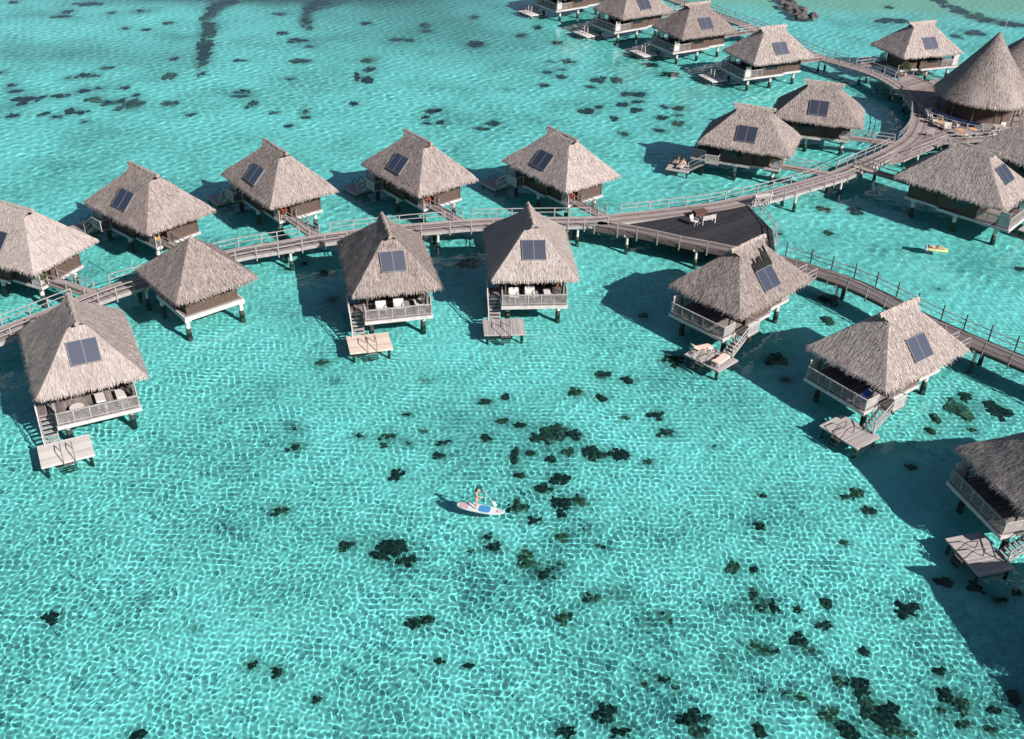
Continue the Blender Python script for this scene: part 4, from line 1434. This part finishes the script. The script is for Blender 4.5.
# bench group on the dark terrace
t = thing('garden_bench', 'white slatted bench with arms on the dark triangular terrace', 'bench', (18.9, 95.6, FLOOR), RED(205))
b = MB()
for k in range(4):
    b.box(-.75, .75, -.25 + k * .13, -.15 + k * .13, .42, .46)
b.build('seat', M['white'], t)
b = MB()
for k in range(3):
    b.box(-.75, .75, .28 + k * .02, .31 + k * .02, .55 + k * .15, .65 + k * .15)
b.build('backrest', M['white'], t)
for sx in (-.72, .72):
    b = MB()
    b.box(sx - .04, sx + .04, -.25, -.18, 0, .66)
    b.build('leg', M['white'], t)
    b = MB()
    b.box(sx - .04, sx + .04, .26, .33, 0, .99)
    b.build('leg', M['white'], t)
    b = MB()
    b.box(sx - .045, sx + .045, -.25, .25, .662, .71)
    b.build('armrest', M['white'], t)
make_chair('garden_chair', 'small white armchair left of the white bench on the dark terrace', 'chair', 17.5, 95.0, RED(-40), M['cushion'])
t = thing('crate_table', 'red-brown wooden box table behind the white bench', 'table', (18.3, 97.0, FLOOR), RED(25))
b = MB()
b.box(-.7, .7, -.4, .4, .62, .7)
b.build('tabletop', M['brown_red'], t)
b = MB()
for sx in (-.6, .6):
    for sy in (-.3, .3):
        b.box(sx - .05, sx + .05, sy - .05, sy + .05, 0, .618)
b.box(-.55, .55, -.27, .27, .2, .5)
b.build('base', M['brown_red'], t)

# loungers and chairs on the bungalow decks
(P, a) = at('B4', 6.85, 1.55, PLAT_Z + .002)
make_lounger('pink-cushioned sun lounger at the far end of the swim platform, head raised', P[0], P[1], P[2], a + RED(160), M['pink_cushion'], None, .6)
(P, a) = at('B4', 7.05, 3.72, PLAT_Z + .002)
make_lounger('pink-cushioned sun lounger nearest the steps on the swim platform', P[0], P[1], P[2], a + RED(185), M['pink_cushion'], None, .25)
for key, items in (('B0', [('white-cushioned daybed lounger on the left-hand bungalow deck', 4.3, .35), ('white-cushioned lounger at the right end of the left-hand bungalow deck', 4.4, 1.75)]),
                   ('B2', [('wide cream sun lounger at the right end of the deck above the tan platform', 4.5, 1.9)]),
                   ('B3', [('cream lounger at the right of the deck facing the camera', 4.5, 1.25)])):
    for lab, x, y in items:
        (P, a) = at(key, x, y, FLOOR)
        make_lounger(lab, P[0], P[1], P[2] + .002, a + PI, M['cushion'], None, .7)
for key, lab, x, y in (('B2', 'cream deck chair at the left end of the deck above the tan platform', 4.7, -1.3),
                       ('B2', 'cream deck chair at the middle of the deck above the tan platform', 4.6, .2),
                       ('B3', 'cream deck chair at the left end of the deck facing the camera', 4.7, -1.7),
                       ('B3', 'small cream deck chair at the middle of the deck facing the camera', 4.5, -.3)):
    (P, a) = at(key, x, y, FLOOR)
    make_chair('deck_chair', lab, 'chair', P[0], P[1], a, M['cushion'], .85)
(P, a) = at('B0', 4.6, -1.3, FLOOR)
make_table('low pale table on the left-hand bungalow deck', P[0], P[1], M['cushion'], .5, .45)
(P, a) = at('B5', 4.9, 2.0, FLOOR)
make_chair('deck_chair', 'blue cushioned chair at the deck corner of the bungalow near the right edge', 'chair', P[0], P[1], a, M['blue'], .7)
(P, a) = at('C1', 7.35, 2.1, PLAT_Z + .002)
make_lounger('pale lounger at the outer end of the platform inside the boardwalk bend', P[0], P[1], P[2], a + RED(80), M['pink_cushion'], None, .5)
(P, a) = at('C1', 6.7, 3.2, PLAT_Z + .002)
make_lounger('pale lounger nearest the steps on the platform inside the boardwalk bend', P[0], P[1], P[2], a + RED(85), M['cushion'], None, .5)
for key in ('A0',):
    (P, a) = at('A1', 7.2, 2.6, PLAT_Z + .002)
    make_lounger('pale lounger on the platform seen past the far left roof', P[0], P[1], P[2], a + RED(80), M['pink_cushion'], None, .5)


# pot plants at the entrances
def make_plant(label, x, y, seed, m, size=1.0, group=None):
    rg = random.Random(seed)
    t = thing('potted_shrub', label, 'plant', (x, y, FLOOR + .002), 0, group)
    b = MB()
    b.tube((0, 0, 0), (0, 0, .4), .18, .26, n=14)
    b.build('pot', M['clay'], t)
    b = MB()
    for k in range(420):
        th, ph, r = rg.uniform(0, 2 * PI), math.acos(rg.uniform(-.35, 1)), (rg.random() ** .4) * .62 * size
        c = Vector((math.cos(th) * math.sin(ph) * r, math.sin(th) * math.sin(ph) * r, .85 * size + math.cos(ph) * r * 1.1))
        d = Vector((rg.gauss(0, 1), rg.gauss(0, 1), rg.gauss(.3, .7))).normalized() * rg.uniform(.12, .24)
        e = d.cross(Vector((rg.gauss(0, 1), rg.gauss(0, 1), rg.gauss(0, 1)))).normalized() * .05
        b.face([c - d, c + e, c + d, c - e])
    b.build('foliage', m, t)
    b = MB()
    for k in range(5):
        b.tube((0, 0, .35), (rg.uniform(-.25, .25), rg.uniform(-.25, .25), .95 * size), .025, .012, n=6)
    b.build('stem', M['post'], t)


for key, m, lab in (('A0', 'leaf', 'green potted shrub by the entrance of the far left bungalow'),
                    ('A2', 'leaf_red', 'reddish potted shrub at the door of the bungalow right of the square pavilion'),
                    ('A3', 'leaf_red', 'reddish potted shrub at the door of the bungalow above the tan-platform one'),
                    ('A4', 'leaf_red', 'deep red potted shrub by the entrance of the bungalow near the dark terrace')):
    (P, a) = at(key, -3.65, 1.85, 0)
    make_plant(lab, P[0], P[1], ord(key[1]), M[m], .85)
make_plant('green shrub in a pale pot at the lone bungalow beyond the bend', 53.6, 146.4, 9, M['leaf'], 1.3)

# ------------------------------------------------------------------ restaurant with conical roof, its terrace
RC = Vector((58.45, 131.2, 0))
t = thing('restaurant_pavilion', 'round restaurant pavilion with a tall conical thatched roof and a thin mast on its tip', 'pavilion', RC)
r = link('roof', cone_roof_mesh(41, 5.75, 7.5, 6000), t, (0, 0, 5.35))
b = MB()
b.tube((.35, 0, 7.1), (.55, .1, 9.2), .04, .03, n=8)
b.build('mast', M['white'], r)
b = MB()
b.tube((0, 0, 2.504), (0, 0, 5.5), 3.9, n=40, cap=False)
b.build('wall', M['wall'], t)
for k in range(12):
    an = 2 * PI * k / 12
    b = MB()
    b.tube((5.1 * math.cos(an), 5.1 * math.sin(an), 2.5), (5.1 * math.cos(an), 5.1 * math.sin(an), 5.4), .09, n=10)
    b.build('roof_post', M['post'], t)
for k in range(8):
    a0, a1 = RED(178 + k * 12.5), RED(189 + k * 12.5)
    b = MB()
    b.hexa([(6.25 * math.cos(a0), 6.25 * math.sin(a0), 2.6), (6.25 * math.cos(a1), 6.25 * math.sin(a1), 2.6), (6.2 * math.cos(a1), 6.2 * math.sin(a1), 2.6), (6.2 * math.cos(a0), 6.2 * math.sin(a0), 2.6)],
           [(6.6 * math.cos(a0), 6.6 * math.sin(a0), 3.5), (6.6 * math.cos(a1), 6.6 * math.sin(a1), 3.5), (6.55 * math.cos(a1), 6.55 * math.sin(a1), 3.5), (6.55 * math.cos(a0), 6.55 * math.sin(a0), 3.5)])
    b.build('wind_screen', M['blue_glass'] if k < 6 else M['white'], t)
t = thing('round_hall', 'second thatched roof at the right edge behind the conical roof', 'pavilion', (67.4, 141.2, 0))
r = link('roof', cone_roof_mesh(43, 6.6, 6.0, 4000), t, (0, 0, EAVE_Z))
b = MB()
b.tube((0, 0, 2.504), (0, 0, 4.9), 4.8, n=40, cap=False)
b.build('wall', M['wall'], t)
b = MB()
b.tube((-4.1, .6, 7.2), (-4.2, .6, 8.6), .32, .26, n=12)
b.tube((-4.2, .6, 8.6), (-4.2, .6, 8.75), .42, n=12)
b.build('vent', M['post'], t)

TERR = [(41.6, 112.9), (44.19, 114.39), (50.6, 120.32), (52.69, 120.84), (56.66, 121.87), (62.3, 125.81), (71.5, 131.01), (79.63, 149.63), (56.85, 145.2), (53.2, 138.24), (52.6, 132.8), (50.85, 126.8), (48.1, 121.0), (44.5, 116.6)]
t = thing('restaurant_terrace', 'grey plank terrace round the conical restaurant, railed on its lagoon side', 'terrace')
b = MB()
slab(b, TERR, 2.3, FLOOR - .006)
b.build('deck', M['walk'], t)
rail_run([(45.06, 115.6), (48.48, 118.6), (50.9, 120.7), (53.67, 121.2), (56.4, 121.95), (59.5, 123.9), (62.3, 125.9), (66.5, 128.3)]).build('railing', M['rail'], t)
arc = [(RC.x + 7.3 * math.cos(RED(k)), RC.y + 7.3 * math.sin(RED(k))) for k in range(170, 312, 10)]
rail_run(arc, FLOOR, .85, .45).build('railing', M['rail'], t)
pile_set(t, [(47, 118), (51, 121.8), (55, 122.6), (60, 125.5), (64, 128), (52.5, 126), (54.5, 134), (56, 141), (60, 140), (66, 135), (70, 134)])
t = thing('entrance_deck', 'small plank deck joining the boardwalk to the lone bungalow beyond the bend', 'deck')
b = MB()
slab(b, [(51.6, 140.9), (53.0, 148.2), (55.0, 147.4), (57.2, 142.0), (56.8, 137.2), (53.2, 138.24)], 2.3, FLOOR - .012)
b.build('deck', M['walk'], t)
rail_run([(57.3, 141.8), (55.1, 147.3), (53.2, 148.3)]).build('railing', M['rail'], t)
pile_set(t, [(54, 146), (56, 142)])
G = 'white chairs on the restaurant terrace'
rg = random.Random(8)
CH = [(49.6, 122.6), (51.56, 126.99), (52.55, 127.89), (52.34, 124.6), (53.7, 125.6), (51.9, 130.6), (51.49, 129.0), (53.25, 122.29), (53.9, 122.0), (55.98, 124.5), (55.5, 122.87), (57.35, 123.9), (58.7, 124.3), (59.6, 125.2), (57.2, 122.9), (64.3, 130.6)]
for k, (x, y) in enumerate(CH):
    lab = 'white-cushioned chair among the group on the restaurant terrace'
    if k == 0:
        lab = 'white chair standing alone at the corner of the terrace by the boardwalk bend'
    if k == len(CH) - 1:
        lab = 'white chair at the right edge of the photo on the restaurant terrace'
    make_chair('terrace_chair', lab, 'chair', x, y, rg.uniform(0, 6.28), M['pink_cushion'] if k % 5 == 2 else M['cushion'], .8, G)
for k, (x, y) in enumerate([(51.9, 125.6), (55.0, 123.6), (58.2, 125.1), (53.4, 120.0 + 3.1)]):
    make_table(['orange-tan round table nearest the boardwalk bend on the terrace', 'tan round table in the middle of the terrace chairs', 'tan round table farthest right among the terrace chairs',
                'tan round table closest to the terrace railing'][k], x, y, M['tan'], .65 if k == 0 else .5, .72, 'round tables on the restaurant terrace')

# ------------------------------------------------------------------ people
def skin_body(name, V, E, Rv, parent, material, root=0):
    me = bpy.data.meshes.new(name)
    me.from_pydata(V, E, [])
    o = bpy.data.objects.new(name, me)
    COL.objects.link(o)
    sk = o.modifiers.new('skin', 'SKIN')
    sk.use_smooth_shade = True
    for i, r in enumerate(Rv):
        d = me.skin_vertices[0].data[i]
        d.radius = r if isinstance(r, tuple) else (r, r)
        d.use_root = i == root
    ss = o.modifiers.new('smooth', 'SUBSURF')
    ss.levels = ss.render_levels = 2
    dg = bpy.context.evaluated_depsgraph_get()
    out = bpy.data.meshes.new_from_object(o.evaluated_get(dg))
    out.materials.clear()
    out.materials.append(material)
    out.polygons.foreach_set('use_smooth', np.ones(len(out.polygons), bool))
    bpy.data.objects.remove(o)
    return link(name, out, parent)


def person_mesh(parent, J, name='body'):
    """J: dict of joint points; one continuous skinned figure with five-fingered hands"""
    V, E, R = [], [], []

    def add(p, r, prev=None):
        V.append(tuple(p))
        R.append(r)
        if prev is not None:
            E.append((prev, len(V) - 1))
        return len(V) - 1
    pel = add(J['pelvis'], (.135, .10))
    wa = add(J['waist'], (.105, .08), pel)
    chs = add(J['chest'], (.135, .10), wa)
    nk0 = add(J['neck'], .055, chs)
    nk1 = add(J['skull'], .05, nk0)
    hd = add(J['head'], (.085, .10), nk1)
    add(J['crown'], (.06, .075), hd)
    for sd in ('l', 'r'):
        sh = add(J['shoulder_' + sd], .055, chs)
        el = add(J['elbow_' + sd], .040, sh)
        wr = add(J['wrist_' + sd], .027, el)
        w = Vector(J['wrist_' + sd])
        d = (w - Vector(J['elbow_' + sd])).normalized()
        side = d.orthogonal().normalized()
        pa = add(w + d * .06, (.034, .016), wr)
        for k in range(4):
            off = side * (.024 * (k - 1.5))
            f1 = add(w + d * (.11 + .008 * (1.5 - abs(k - 1.5))) + off, .0095, pa)
            dn = d.cross(side)
            add(w + d * .145 + off + dn * .02, .008, f1)
        add(w + d * .06 + side * .05, .010, pa)
        hp = add(J['hip_' + sd], .085, pel)
        kn = add(J['knee_' + sd], .058, hp)
        an = add(J['ankle_' + sd], .036, kn)
        he = add(J['heel_' + sd], .034, an)
        add(J['toe_' + sd], (.038, .02), he)
    return skin_body(name, V, E, R, parent, M['skin'])


def head_details(t, head, fwd, up, long_hair, hat=None):
    f, u = Vector(fwd).normalized(), Vector(up).normalized()
    s = f.cross(u)
    h = Vector(head)
    b = MB()
    b.tube(h + f * .095 - u * .0, h + f * .125 - u * .03, .012, .016, n=8)
    b.build('nose', M['skin'], t, True)
    for sd in (1, -1):
        b = MB()
        b.tube(h + f * .092 + s * .035 * sd + u * .02, h + f * .100 + s * .036 * sd + u * .02, .012, n=8)
        b.build('eye', M['bikini'], t)
        b = MB()
        b.tube(h + s * .088 * sd, h + s * .10 * sd - u * .01, .03, .02, n=8)
        b.build('ear', M['skin'], t)
    b = MB()
    b.box(-.02, .02, -.004, .004, -.004, .004)
    bm = bmesh.new()
    bmesh.ops.create_icosphere(bm, subdivisions=3, radius=1)
    for v in bm.verts:
        d = v.co.copy()
        ff, uu, ss_ = d.x, d.z, d.y
        k = 1 + .04 * math.sin(9 * d.y + 5 * d.z)
        if ff > .45 and uu < .45:
            k *= .86
        p = h - f * .018 + u * .03 + (f * ff * .103 + s * ss_ * .098 + u * uu * .118) * k
        if long_hair and ff < .2 and uu < -.1:
            p = p - u * (.30 * min(1, -uu * 1.6)) - f * .03
        v.co = p
    me = bpy.data.meshes.new('hair')
    bm.to_mesh(me)
    bm.free()
    me.materials.append(M['hair'])
    me.polygons.foreach_set('use_smooth', np.ones(len(me.polygons), bool))
    link('hair', me, t)


# paddle board and the woman standing on it
BX, BY, BA = -1.78, 53.05, -.225
t = thing('paddle_board', 'white paddle board with a blue and a grey-pink deck pad floating alone in open water', 'paddle board', (BX, BY, WATER_Z + .02), BA)


def outline(L, W, n=40, k=1.0):
    out = []
    for i in range(n):
        a = 2 * PI * i / n
        x = math.cos(a)
        w = math.sin(a)
        sh = (1 - .22 * max(0, x) ** 2) if x > 0 else (1 - .05 * x * x)
        out.append((L / 2 * math.copysign(abs(x) ** .75, x) * k, W / 2 * math.copysign(abs(w) ** .85, w) * sh * k))
    return out


b = MB()
o0, o1, o2 = outline(3.3, .80, k=.94), outline(3.3, .80), outline(3.3, .80, k=.97)
Z = lambda x, z: z + .10 * max(0, (x - .9) / .75) ** 2
rings = [[(x, y, Z(x, -.05)) for x, y in o0], [(x, y, Z(x, .01)) for x, y in o1], [(x, y, Z(x, .07)) for x, y in o2]]
for A, C in zip(rings, rings[1:]):
    for k in range(40):
        j = (k + 1) % 40
        b.face([A[k], A[j], C[j], C[k]])
for k in range(20):
    A, C = rings[2], rings[2]
    b.face([A[k], A[k + 1], A[39 - k], A[(40 - k) % 40]])
b.face(list(reversed(rings[0])))
b.build('hull', M['board'], t)
for nm, x0, x1, m in (('deck_pad', -.12, .68, 'pad_blue'), ('tail_pad', -1.44, -.80, 'pad_pink'), ('emblem', 1.08, 1.22, 'emblem')):
    b = MB()
    w0 = .34 if nm != 'emblem' else .07
    pts = []
    for i in range(24):
        a = 2 * PI * i / 24
        pts.append(((x0 + x1) / 2 + (x1 - x0) / 2 * math.copysign(abs(math.cos(a)) ** .5, math.cos(a)), w0 * math.copysign(abs(math.sin(a)) ** .5, math.sin(a))))
    if nm == 'tail_pad':
        pts = [(x, y * (.72 + .38 * (x + 1.44) / .64)) for x, y in pts]
    b.face([(x, y, Z(x, .078)) for x, y in pts])
    for k in range(24):
        (xa, ya), (xb, yb) = pts[k], pts[(k + 1) % 24]
        b.face([(xa, ya, Z(xa, .06)), (xb, yb, Z(xb, .06)), (xb, yb, Z(xb, .078)), (xa, ya, Z(xa, .078))])
    b.build(nm, M[m], t)
t = thing('person', 'woman with dark hair in swimwear standing on the white paddle board', 'person', (BX, BY, WATER_Z + .098), BA)
x0 = -.30
JT = dict(pelvis=(x0, 0, .90), waist=(x0 + .01, 0, 1.06), chest=(x0 + .03, 0, 1.25), neck=(x0 + .05, 0, 1.43), skull=(x0 + .07, 0, 1.50), head=(x0 + .08, 0, 1.57), crown=(x0 + .07, 0, 1.66),
          shoulder_l=(x0 + .03, .18, 1.36), elbow_l=(x0 + .18, .27, 1.14), wrist_l=(x0 + .38, .20, 1.26), shoulder_r=(x0 + .03, -.18, 1.36), elbow_r=(x0 + .14, -.24, 1.10), wrist_r=(x0 + .37, -.05, .98),
          hip_l=(x0, .095, .84), knee_l=(x0 + .06, .13, .47), ankle_l=(x0 - .02, .15, .09), heel_l=(x0 - .04, .15, .03), toe_l=(x0 + .15, .17, .02),
          hip_r=(x0, -.095, .84), knee_r=(x0 + .06, -.13, .47), ankle_r=(x0 - .02, -.15, .09), heel_r=(x0 - .04, -.15, .03), toe_r=(x0 + .15, -.17, .02))
person_mesh(t, JT)
head_details(t, JT['head'], (1, 0, -.12), (0, 0, 1), True)
bm_ = skin_body('swimwear', [(x0, 0, .97), (x0, 0, .88), (x0, .085, .84), (x0, -.085, .84)], [(0, 1), (1, 2), (1, 3)], [(.135, .105), (.145, .112), (.096, .096), (.096, .096)], t, M['bikini'])
skin_body('bikini_top', [(x0 + .03, .12, 1.24), (x0 + .035, 0, 1.24), (x0 + .03, -.12, 1.24)], [(0, 1), (1, 2)], [(.06, .06), (.115, .06), (.06, .06)], t, M['bikini'], 1)
t = thing('paddle', 'long paddle with a white blade held out to the far side of the paddle board', 'paddle', (BX, BY, WATER_Z), BA)
b = MB()
b.tube((x0 + .46, .20, 1.45), (.72, .52, .36), .017, n=8)
b.tube((x0 + .46, .13, 1.46), (x0 + .46, .27, 1.44), .018, n=8)
b.build('shaft', M['white'], t)
b = MB()
p, q = Vector((.70, .515, .40)), Vector((.92, .60, .02))
d = (q - p)
sd = Vector((.55, .75, .3)).normalized() * .10
b.face([p - sd * .3, p + d * .35 - sd, q - sd * .8, q + sd * .8, p + d * .35 + sd, p + sd * .3])
nn = d.cross(sd).normalized() * .012
b.face([v + nn for v in reversed([p - sd * .3, p + d * .35 - sd, q - sd * .8, q + sd * .8, p + d * .35 + sd, p + sd * .3])])
b.build('blade', M['board'], t)

# person lying on a pool float
FX, FY, FA = 41.8, 94.5, -.20
t = thing('pool_float', 'yellow-green pool float drifting right of the bend, a person lying on it', 'pool float', (FX, FY, WATER_Z), FA)
b = MB()
for k in range(5):
    y = -.30 + .15 * k
    b.tube((-.75, y, .05), (1.05, y, .05), .085, n=12)
b.build('mat', M['yellow'], t, True)
b = MB()
b.tube((-.95, -.36, .08), (-.95, .36, .08), .13, n=14)
b.build('pillow', M['board'], t, True)
t = thing('person', 'person with dark hair lying on the yellow-green pool float', 'person', (FX, FY, WATER_Z + .17), FA)
JL = dict(pelvis=(-.05, 0, .10), waist=(-.22, 0, .09), chest=(-.42, 0, .12), neck=(-.60, 0, .15), skull=(-.67, 0, .17), head=(-.75, 0, .20), crown=(-.84, 0, .21),
          shoulder_l=(-.50, .18, .12), elbow_l=(-.28, .32, .07), wrist_l=(-.03, .30, .06), shoulder_r=(-.50, -.18, .12), elbow_r=(-.28, -.32, .07), wrist_r=(-.03, -.30, .06),
          hip_l=(.02, .10, .10), knee_l=(.38, .13, .17), ankle_l=(.78, .12, .05), heel_l=(.82, .12, .03), toe_l=(.88, .14, .14),
          hip_r=(.02, -.10, .10), knee_r=(.38, -.12, .10), ankle_r=(.80, -.12, .05), heel_r=(.84, -.12, .03), toe_r=(.89, -.14, .14))
person_mesh(t, JL)
head_details(t, JL['head'], (.25, 0, 1), (-1, 0, .2), False)
skin_body('swimwear', [(-.02, 0, .10), (.06, .09, .10), (.06, -.09, .10)], [(0, 1), (0, 2)], [(.14, .115), (.1, .1), (.1, .1)], t, M['bikini'])

# two sunbathers on the platform inside the bend
for k, (lx, ly, rz) in enumerate(((7.35, 2.1, 80), (6.7, 3.2, 85))):
    (P, a) = at('C1', lx, ly, PLAT_Z + .40)
    t = thing('person', ['person reclining on the outer pale lounger inside the boardwalk bend', 'person reclining on the pale lounger nearest the steps inside the boardwalk bend'][k], 'person', P, a + RED(rz))
    J2 = {n: (v[0] + .05, v[1] * .85, v[2] + max(0, -v[0] - .25) * .50 - .02) for n, v in JL.items()}
    person_mesh(t, J2)
    head_details(t, J2['head'], (.5, 0, 1), (-1, 0, .5), k == 0)

# ------------------------------------------------------------------ groyne of rocks, far right
b = MB()
rg = random.Random(12)
bm = bmesh.new()
for k in range(120):
    f = rg.random()
    c = Vector((45.3 + 2.3 * f, 200.5 - 18.5 * f, WATER_Z)) + Vector((rg.gauss(0, .9), rg.gauss(0, .9), rg.uniform(-1.1, .35)))
    r = bmesh.ops.create_icosphere(bm, subdivisions=2, radius=rg.uniform(.35, .85))
    o = Vector((rg.uniform(0, 9), rg.uniform(0, 9), 0))
    for v in r['verts']:
        n = v.co.normalized()
        q = 1 + .22 * math.sin(5 * n.x + o.x) * math.sin(4 * n.y + o.y) + .1 * math.sin(9 * n.z + o.x)
        v.co = Vector((v.co.x * q * 1.15, v.co.y * q, v.co.z * q * .8)) + c
me = bpy.data.meshes.new('rock_groyne')
bm.to_mesh(me)
bm.free()
me.materials.append(M['rock'])
o = link('rock_groyne', me)
tag(o, 'low breakwater of piled grey rocks at the top right', 'breakwater', None, 'stuff')
o.cycles.is_caustics_receiver = True

# ------------------------------------------------------------------ coral heads on the sand
def coral_mesh(seed):
    rg = random.Random(seed)
    bm = bmesh.new()
    n = rg.randint(9, 15)
    for k in range(n):
        a, rad = rg.uniform(0, 2 * PI), rg.random() ** .6 * .42
        R = rg.uniform(.07, .20) if k else .24
        c = Vector((math.cos(a) * rad, math.sin(a) * rad, 0)) if k else Vector((0, 0, 0))
        r = bmesh.ops.create_icosphere(bm, subdivisions=3, radius=1)
        o = [rg.uniform(0, 6) for _ in range(6)]
        h = rg.uniform(.22, .5) * R * 2
        for v in r['verts']:
            d = v.co.copy()
            q = 1 + .32 * math.sin(4 * d.x + o[0]) * math.sin(5 * d.y + o[1]) + .20 * math.sin(9 * d.x + o[2]) * math.sin(8 * d.y + o[3]) + .08 * math.sin(17 * d.y + o[4]) * math.sin(15 * d.x + o[5])
            v.co = Vector((d.x * R * q, d.y * R * q, max(-.1, d.z) * h * (1 + .3 * (q - 1)))) + c
    me = bpy.data.meshes.new('coral_head')
    bm.to_mesh(me)
    bm.free()
    me.materials.append(M['coral'])
    me.polygons.foreach_set('use_smooth', np.ones(len(me.polygons), bool))
    return me


CORAL_MESH = [coral_mesh(100 + k) for k in range(15)]
MARKS = [('paddle board', -1.8, 53.3), ('white-lounger bungalow', -29.5, 60.5), ('tan-platform bungalow', -9.5, 75), ('camera-facing bungalow', 1.6, 77.5),
         ('pink-lounger bungalow', 15, 75), ('blue-chair bungalow', 24, 65.5), ('shaded right-edge bungalow', 32, 53), ('square pavilion', -27, 76),
         ('far-left bungalow', -46, 84), ('pavilion-side bungalow', -37, 93), ('rear bungalow row', -17, 102), ('rear row end', 2, 107),
         ('sunbathers platform', 20, 116), ('far bungalow row', 24, 155), ('rock breakwater', 47, 190), ('lone far bungalow', 57, 155), ('pool float', 42, 94.8),
         ('top-left corner', -80, 172), ('left coral streak', -52, 163), ('right coral streak', -34, 179), ('lower-right corner', 30, 40), ('lower-left corner', -26, 38), ('bottom edge middle', 1, 37)]
BASE = {}


def coral_label(x, y, w, d):
    nm, mx, my = min(MARKS, key=lambda m: (m[1] - x) ** 2 + (m[2] - y) ** 2)
    dx, dy = x - mx, y - my
    dist = math.hypot(dx, dy)
    dirs = ['right of', 'beyond and right of', 'beyond', 'beyond and left of', 'left of', 'in front and left of', 'in front of', 'in front and right of']
    di = dirs[int(((math.atan2(dy, dx) + PI / 8) % (2 * PI)) / (PI / 4)) % 8]
    if 'corner' in nm or 'edge' in nm or 'streak' in nm:
        di = {'right of': 'right of', 'left of': 'left of', 'beyond': 'above', 'in front of': 'below'}.get(di, 'near')
    size = max(w, d)
    sz = 'tiny' if size < .9 else 'small' if size < 1.5 else 'medium' if size < 2.6 else 'large' if size < 4 else 'very large'
    sh = 'elongated ' if max(w, d) / max(.1, min(w, d)) > 2.2 else ''
    ds = 'just' if dist < 4 else 'somewhat' if dist < 10 else 'well' if dist < 18 else 'far'
    return f'{sz} {sh}coral patch {ds} {di} the {nm}'


CORAL = CORALS
labs = {}
for c in CORAL:
    labs.setdefault(coral_label(*c), []).append(c)
rg = random.Random(77)
for lab, cs in labs.items():
    cs.sort(key=lambda c: c[0] / c[1])
    for k, (x, y, w, d) in enumerate(cs):
        n = len(cs)
        L = lab
        if n == 2:
            L = ('left of two: ', 'right of two: ')[k] + lab
        elif n == 3:
            L = ('leftmost of three: ', 'middle of three: ', 'rightmost of three: ')[k] + lab
        elif n > 3 and k in (0, n - 1):
            L = ('leftmost of several: ' if k == 0 else 'rightmost of several: ') + lab
        elif n > 3:
            L = 'inner one: ' + lab
        o = bpy.data.objects.new('coral_head', CORAL_MESH[rg.randrange(15)])
        COL.objects.link(o)
        zb = WATER_Z - 1.62
        zb += float(sand_bank(x, y)) * 1.0
        o.location = (x, y, zb)
        o.rotation_euler = (0, 0, rg.choice((0, PI)) + rg.uniform(-.35, .35))
        hh = min(1.0, .45 + .28 * min(w, d))
        o.scale = (w * 1.08 + .05, d * 1.08 + .05, hh)
        tag(o, L, 'coral', 'dark coral heads on the sandy lagoon bed')
        o.cycles.is_caustics_receiver = True
